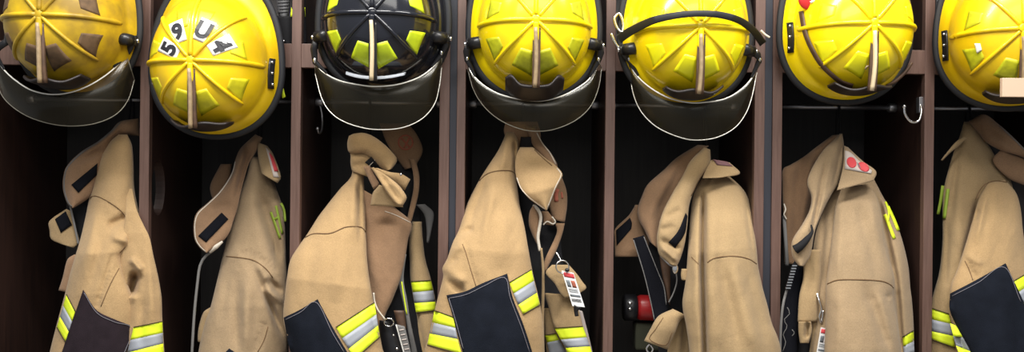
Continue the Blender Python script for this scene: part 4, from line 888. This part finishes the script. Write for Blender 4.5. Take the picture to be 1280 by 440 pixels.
# lime strap end at the right of the second helmet
patch(h2, 'chin_strap', M['lime'], [(345, 82), (347, 95), (350, 109), (353, 123)], [(347, 82), (351, 95), (354, 108), (357, 121)], 0.0, 0.002, 0.003, 0.7)
# black strap with buckles over the fifth helmet
sp = patch(h5, 'elastic_strap', M['rubber'], [(770, 44), (788, 33), (815, 21), (845, 15), (870, 13), (898, 14), (925, 21), (945, 35), (958, 52)], [(776, 54), (792, 43), (818, 30), (846, 23.5), (871, 21), (897, 22.5), (921, 29), (938, 41), (950, 58)],
      [-0.07, -0.15, -0.218, -0.242, -0.246, -0.242, -0.228, -0.17, -0.07], 0.002, 0.003, 0.8)
ptube('strap_buckle', [(772, 17, -0.05), (768, 24, -0.05), (772, 36, -0.05), (778, 40, -0.05), (779, 30, -0.05), (775, 18, -0.05), (772, 17, -0.05)], 0.0036, M['chrome'], h5, 8, 30)
ptube('strap_buckle', [(764, 42, -0.06), (768, 52, -0.06), (774, 60, -0.06), (779, 56, -0.06)], 0.0036, M['chrome'], h5, 8, 20)
ptube('strap_clip', [(951, 38, -0.05), (956, 43, -0.05), (962, 47, -0.05)], 0.003, M['piping'], h5, 8, 12)
# chin strap, brass hooks and red tag of the sixth helmet
line(h6, 'leather_chin_strap', M['leather2'], SHELL[h6.name], [(1001, 14), (1006, 40), (1014, 60), (1026, 80), (1040, 94), (1052, 103), (1066, 108)], 6, off=0.006)
line(h6, 'leather_chin_strap', M['leather2'], SHELL[h6.name], [(1108, 108), (1120, 101), (1132, 90), (1140, 78)], 4, off=0.006)
for x, y in ((1088, 47), (1086, 67), (1084, 83)):
    ptube('brass_hook', [(x + 5, y, -0.20), (x, y, -0.205), (x - 2, y + 3, -0.20)], 0.0022, M['brass'], h6, 6, 10)
ptube('lace', [(1087, 48, -0.20), (1085, 68, -0.195), (1083, 84, -0.18), (1082, 93, -0.165)], 0.0014, M['brass'], h6, 6, 12)
t = thing('round_tag', 'red round tag hanging at upper left of bright yellow helmet', 'tag', tuple(W(1011, -2, -0.13)))
blob('tag_body', W(1011, -2, -0.13), (0.026, 0.008, 0.028), M['red'], t, 12)
ptube('white_tie', [(1013, 3, -0.145), (1019, 0, -0.145), (1026, -4, -0.145)], 0.003, M['white'], t, 8, 10)
# tan tab on the last helmet
tb = box('leather_tab', tuple(W(1253, 121, -0.285)), tuple(W(1290, 98, -0.28) + np.array([0, 0.006, 0])), M['card'], h7, 0.001); tb['label'] = 'light tan tab over front shield'
s7('torn_sticker', M['white'], [(-50, 14), (-45, 15), (-43, 23), (-47, 26)], off=0.003)

# ------------------------------------------------------------------ gear in the shelf compartments and bays
t = thing('glove_pair', 'black padded gloves with lime band on shelf left of black helmet', 'gloves', tuple(W(365, 56, 0.05)))
g1 = patch(t, 'glove', M['black'], [(363, -20), (364, 10), (363, 30), (362, 55)], [(382, -20), (382, 10), (383, 30), (384, 55)], 0.04, 0.02, 0.03, 0.5, seed=81, nz=0.0025)
stripe = quad(t, 'lime_band', M['lime'], g1, (364, 9), (381.5, 9), (382, 21), (363, 21), label='lime reflective band')
g2 = patch(t, 'glove', M['greyplastic'], [(344, -20), (346, 8), (348, 18), (350, 22)], [(363, -20), (363, 5), (362, 16), (360, 22)], 0.06, 0.02, 0.02, 0.5)
for k in range(6): line(t, 'knuckle_ridge', M['black'], g2, [(347, -4 + 4 * k), (362, -5 + 4 * k)], 1.2)
patch(t, 'cuff', M['black'], [(347, 20), (348, 36), (349, 56)], [(366, 20), (366, 36), (366, 56)], 0.06, 0.02, 0.02, 0.5)
ptube('cuff_clip', [(350, 49, 0.035), (356, 52, 0.035)], 0.004, M['chrome'], t, 8, 6)

t = thing('storage_case', 'grey case with white label on shelf between the two right helmets', 'case', tuple(W(1178, 66, 0.08)))
p = W(1170, 66, 0.05); q = W(1230, -20, 0.05)
box('case_body', (p[0], 0.05, ZR1), (q[0], 0.25, q[2]), M['greyplastic'], t, 0.004)
a = W(1170.5, 64, 0.049); b = W(1180, 38, 0.049)
lb = box('case_label', (a[0] + 0.001, 0.0475, a[2]), (b[0], 0.0505, b[2]), M['white'], t); lb['label'] = 'white printed label'
for k in range(7):
    z = a[2] + (b[2] - a[2]) * (k + 0.7) / 7.4
    box('label_line', (a[0] + 0.003, 0.0468, z), (b[0] - 0.003 - 0.004 * (k % 3), 0.048, z + 0.0032), M['inkgrey'], lb)
for k, yy in enumerate((2, 16)):
    p = W(1171, yy + 5, 0.0495); q = W(1181, yy, 0.0495)
    box('case_mark', (p[0] + 0.001, 0.047, p[2]), (q[0], 0.051, q[2]), M['plastic'], t)

# red and black torch in the fifth bay
t = thing('torch', 'red and black torch behind black strap of khaki coat', 'torch', tuple(W(800, 390, 0.10)))
c0, c1, c2 = W(779, 384, 0.13), W(796, 384, 0.13), W(830, 388, 0.13)
disc('head', c0, 0.036, c1[0] - c0[0], (1, 0, -0.02), M['plastic'], t, 24); disc('red_barrel', c1, 0.034, c2[0] - c1[0], (1, 0, -0.03), M['red'], t, 24)
for dy in (-4, 3): blob('chrome_stud', W(787.5, 383 + dy, 0.092), (0.006, 0.004, 0.004), M['chrome'], t, 8)
tag(box('pouch', tuple(W(794, 438, 0.12)), tuple(W(830, 405, 0.12) + np.array([0, 0.06, 0])), M['olivebag'], None, 0.006), 'dark olive pouch below red torch', 'pouch')

# radio, ring and name tag clipped inside the third coat
t = thing('radio_microphone', 'black radio microphone on split ring beside navy patch coat', 'radio', tuple(W(488, 425, 0.0)))
patch(t, 'microphone_body', M['plastic'], [(474, 400), (474, 420), (477, 450)], [(486, 402), (494, 418), (506, 450)], -0.005, 0.014, 0.02, 0.5)
a = np.linspace(0, 2 * np.pi, 24, endpoint=False)
tube('split_ring', W(486 + 6 * np.cos(a), 403 + 5 * np.sin(a), -0.03 + 0.004 * np.sin(a)), 0.0018, M['chrome'], t, 6, closed=True)
ptube('steel_cable', [(467, 366, -0.03), (468, 376, -0.03), (472, 387, -0.035), (481, 399, -0.03)], 0.0024, M['piping'], t, 6, 16)
blob('steel_stud', W(492, 419, -0.026), (0.003, 0.003, 0.003), M['chrome'], t, 6); blob('steel_stud', W(496, 436, -0.026), (0.004, 0.003, 0.004), M['chrome'], t, 6)
t = thing('name_tag', 'grey plastic name tag on brown strap inside coat under black helmet', 'tag', tuple(W(502, 425, 0.0)))
patch(t, 'tag_strap', M['leather2'], [(492, 388), (495, 400), (498, 412)], [(505, 388), (507, 400), (508, 412)], 0.0, 0.008, 0.006, 0.5)
tg = patch(t, 'tag_plate', M['greycord'], [(494, 405), (499, 424), (506, 450)], [(506, 408), (510, 424), (516, 450)], -0.01, 0.002, 0.003, 0.8)
line(t, 'tag_edge', M['rim'], tg, [(495, 406), (500, 424), (507, 449)], 1.4)
for k in range(5): line(t, 'tag_print', M['label'], tg, [(499 + 1.6 * k, 413 + 6 * k), (505 + 1.6 * k, 412 + 6 * k)], 1.4)

# identity badges
def badge(label, TL, TR, BR, BL, y, full=True):
    c = np.mean([TL, TR, BR, BL], axis=0)
    t = thing('identity_badge', label, 'badge', tuple(W(c[0], c[1], y)))
    G = coons([TL, TR], [TR, BR], [BL, BR], [TL, BL], 6, 8)
    card = shell('card', W(G[..., 0], G[..., 1], y), W(G[..., 0], G[..., 1], y + 0.0025), M['white'], t, smooth=False)
    TL, TR, BR, BL = map(np.array, (TL, TR, BR, BL))
    def P(u, v): return tuple((TL * (1 - u) + TR * u) * (1 - v) + (BL * (1 - u) + BR * u) * v)
    def pr(n, m, u0, v0, u1, v1): return quad(t, n, m, card, P(u0, v0), P(u1, v0), P(u1, v1), P(u0, v1), off=0.0008, sink=0.0005)
    pr('red_header', M['redprint'], 0.08, 0.04, 0.95, 0.17)
    pr('portrait', M['inkgrey'], 0.12, 0.25, 0.42, 0.45); pr('portrait', M['reddim'], 0.52, 0.25, 0.85, 0.45)
    for v in (0.50, 0.54, 0.58): pr('print_line', M['inkgrey'], 0.12, v, 0.85, v + 0.014)
    pr('print_block', M['inkgrey'], 0.10, 0.66, 0.92, 0.72)
    for k in range(9): pr('barcode_bar', M['ink'], 0.12 + k * 0.085, 0.78, 0.12 + k * 0.085 + 0.05, 0.87)
    return t
t = badge('white and red identity badge on split ring on coat pocket', (702, 338), (717, 341), (731, 384), (715.5, 382.5), -0.03)
a = np.linspace(0, 2 * np.pi, 28, endpoint=False)
tube('split_ring', W(703 + 8 * np.cos(a), 333.5 + 8 * np.sin(a), -0.03 + 0.004 * np.cos(a)), 0.0018, M['chrome'], t, 6, closed=True)
blob('black_clip', W(709, 337.5, -0.034), (0.006, 0.004, 0.005), M['plastic'], t, 8)
ptube('wire_loop', [(695, 315, -0.02), (698, 320, -0.025), (700.5, 325, -0.03), (698, 328, -0.03)], 0.0022, M['chrome'], t, 6, 12)
ptube('black_knob', [(722, 383, -0.03), (720, 388, -0.03), (721, 395, -0.03)], [0.010, 0.005, 0.005], M['plastic'], t, 8, 10)
badge('white badge half hidden by sleeve under the bright yellow helmet', (1026, 409), (1040, 412), (1034, 452), (1019, 449), -0.045)
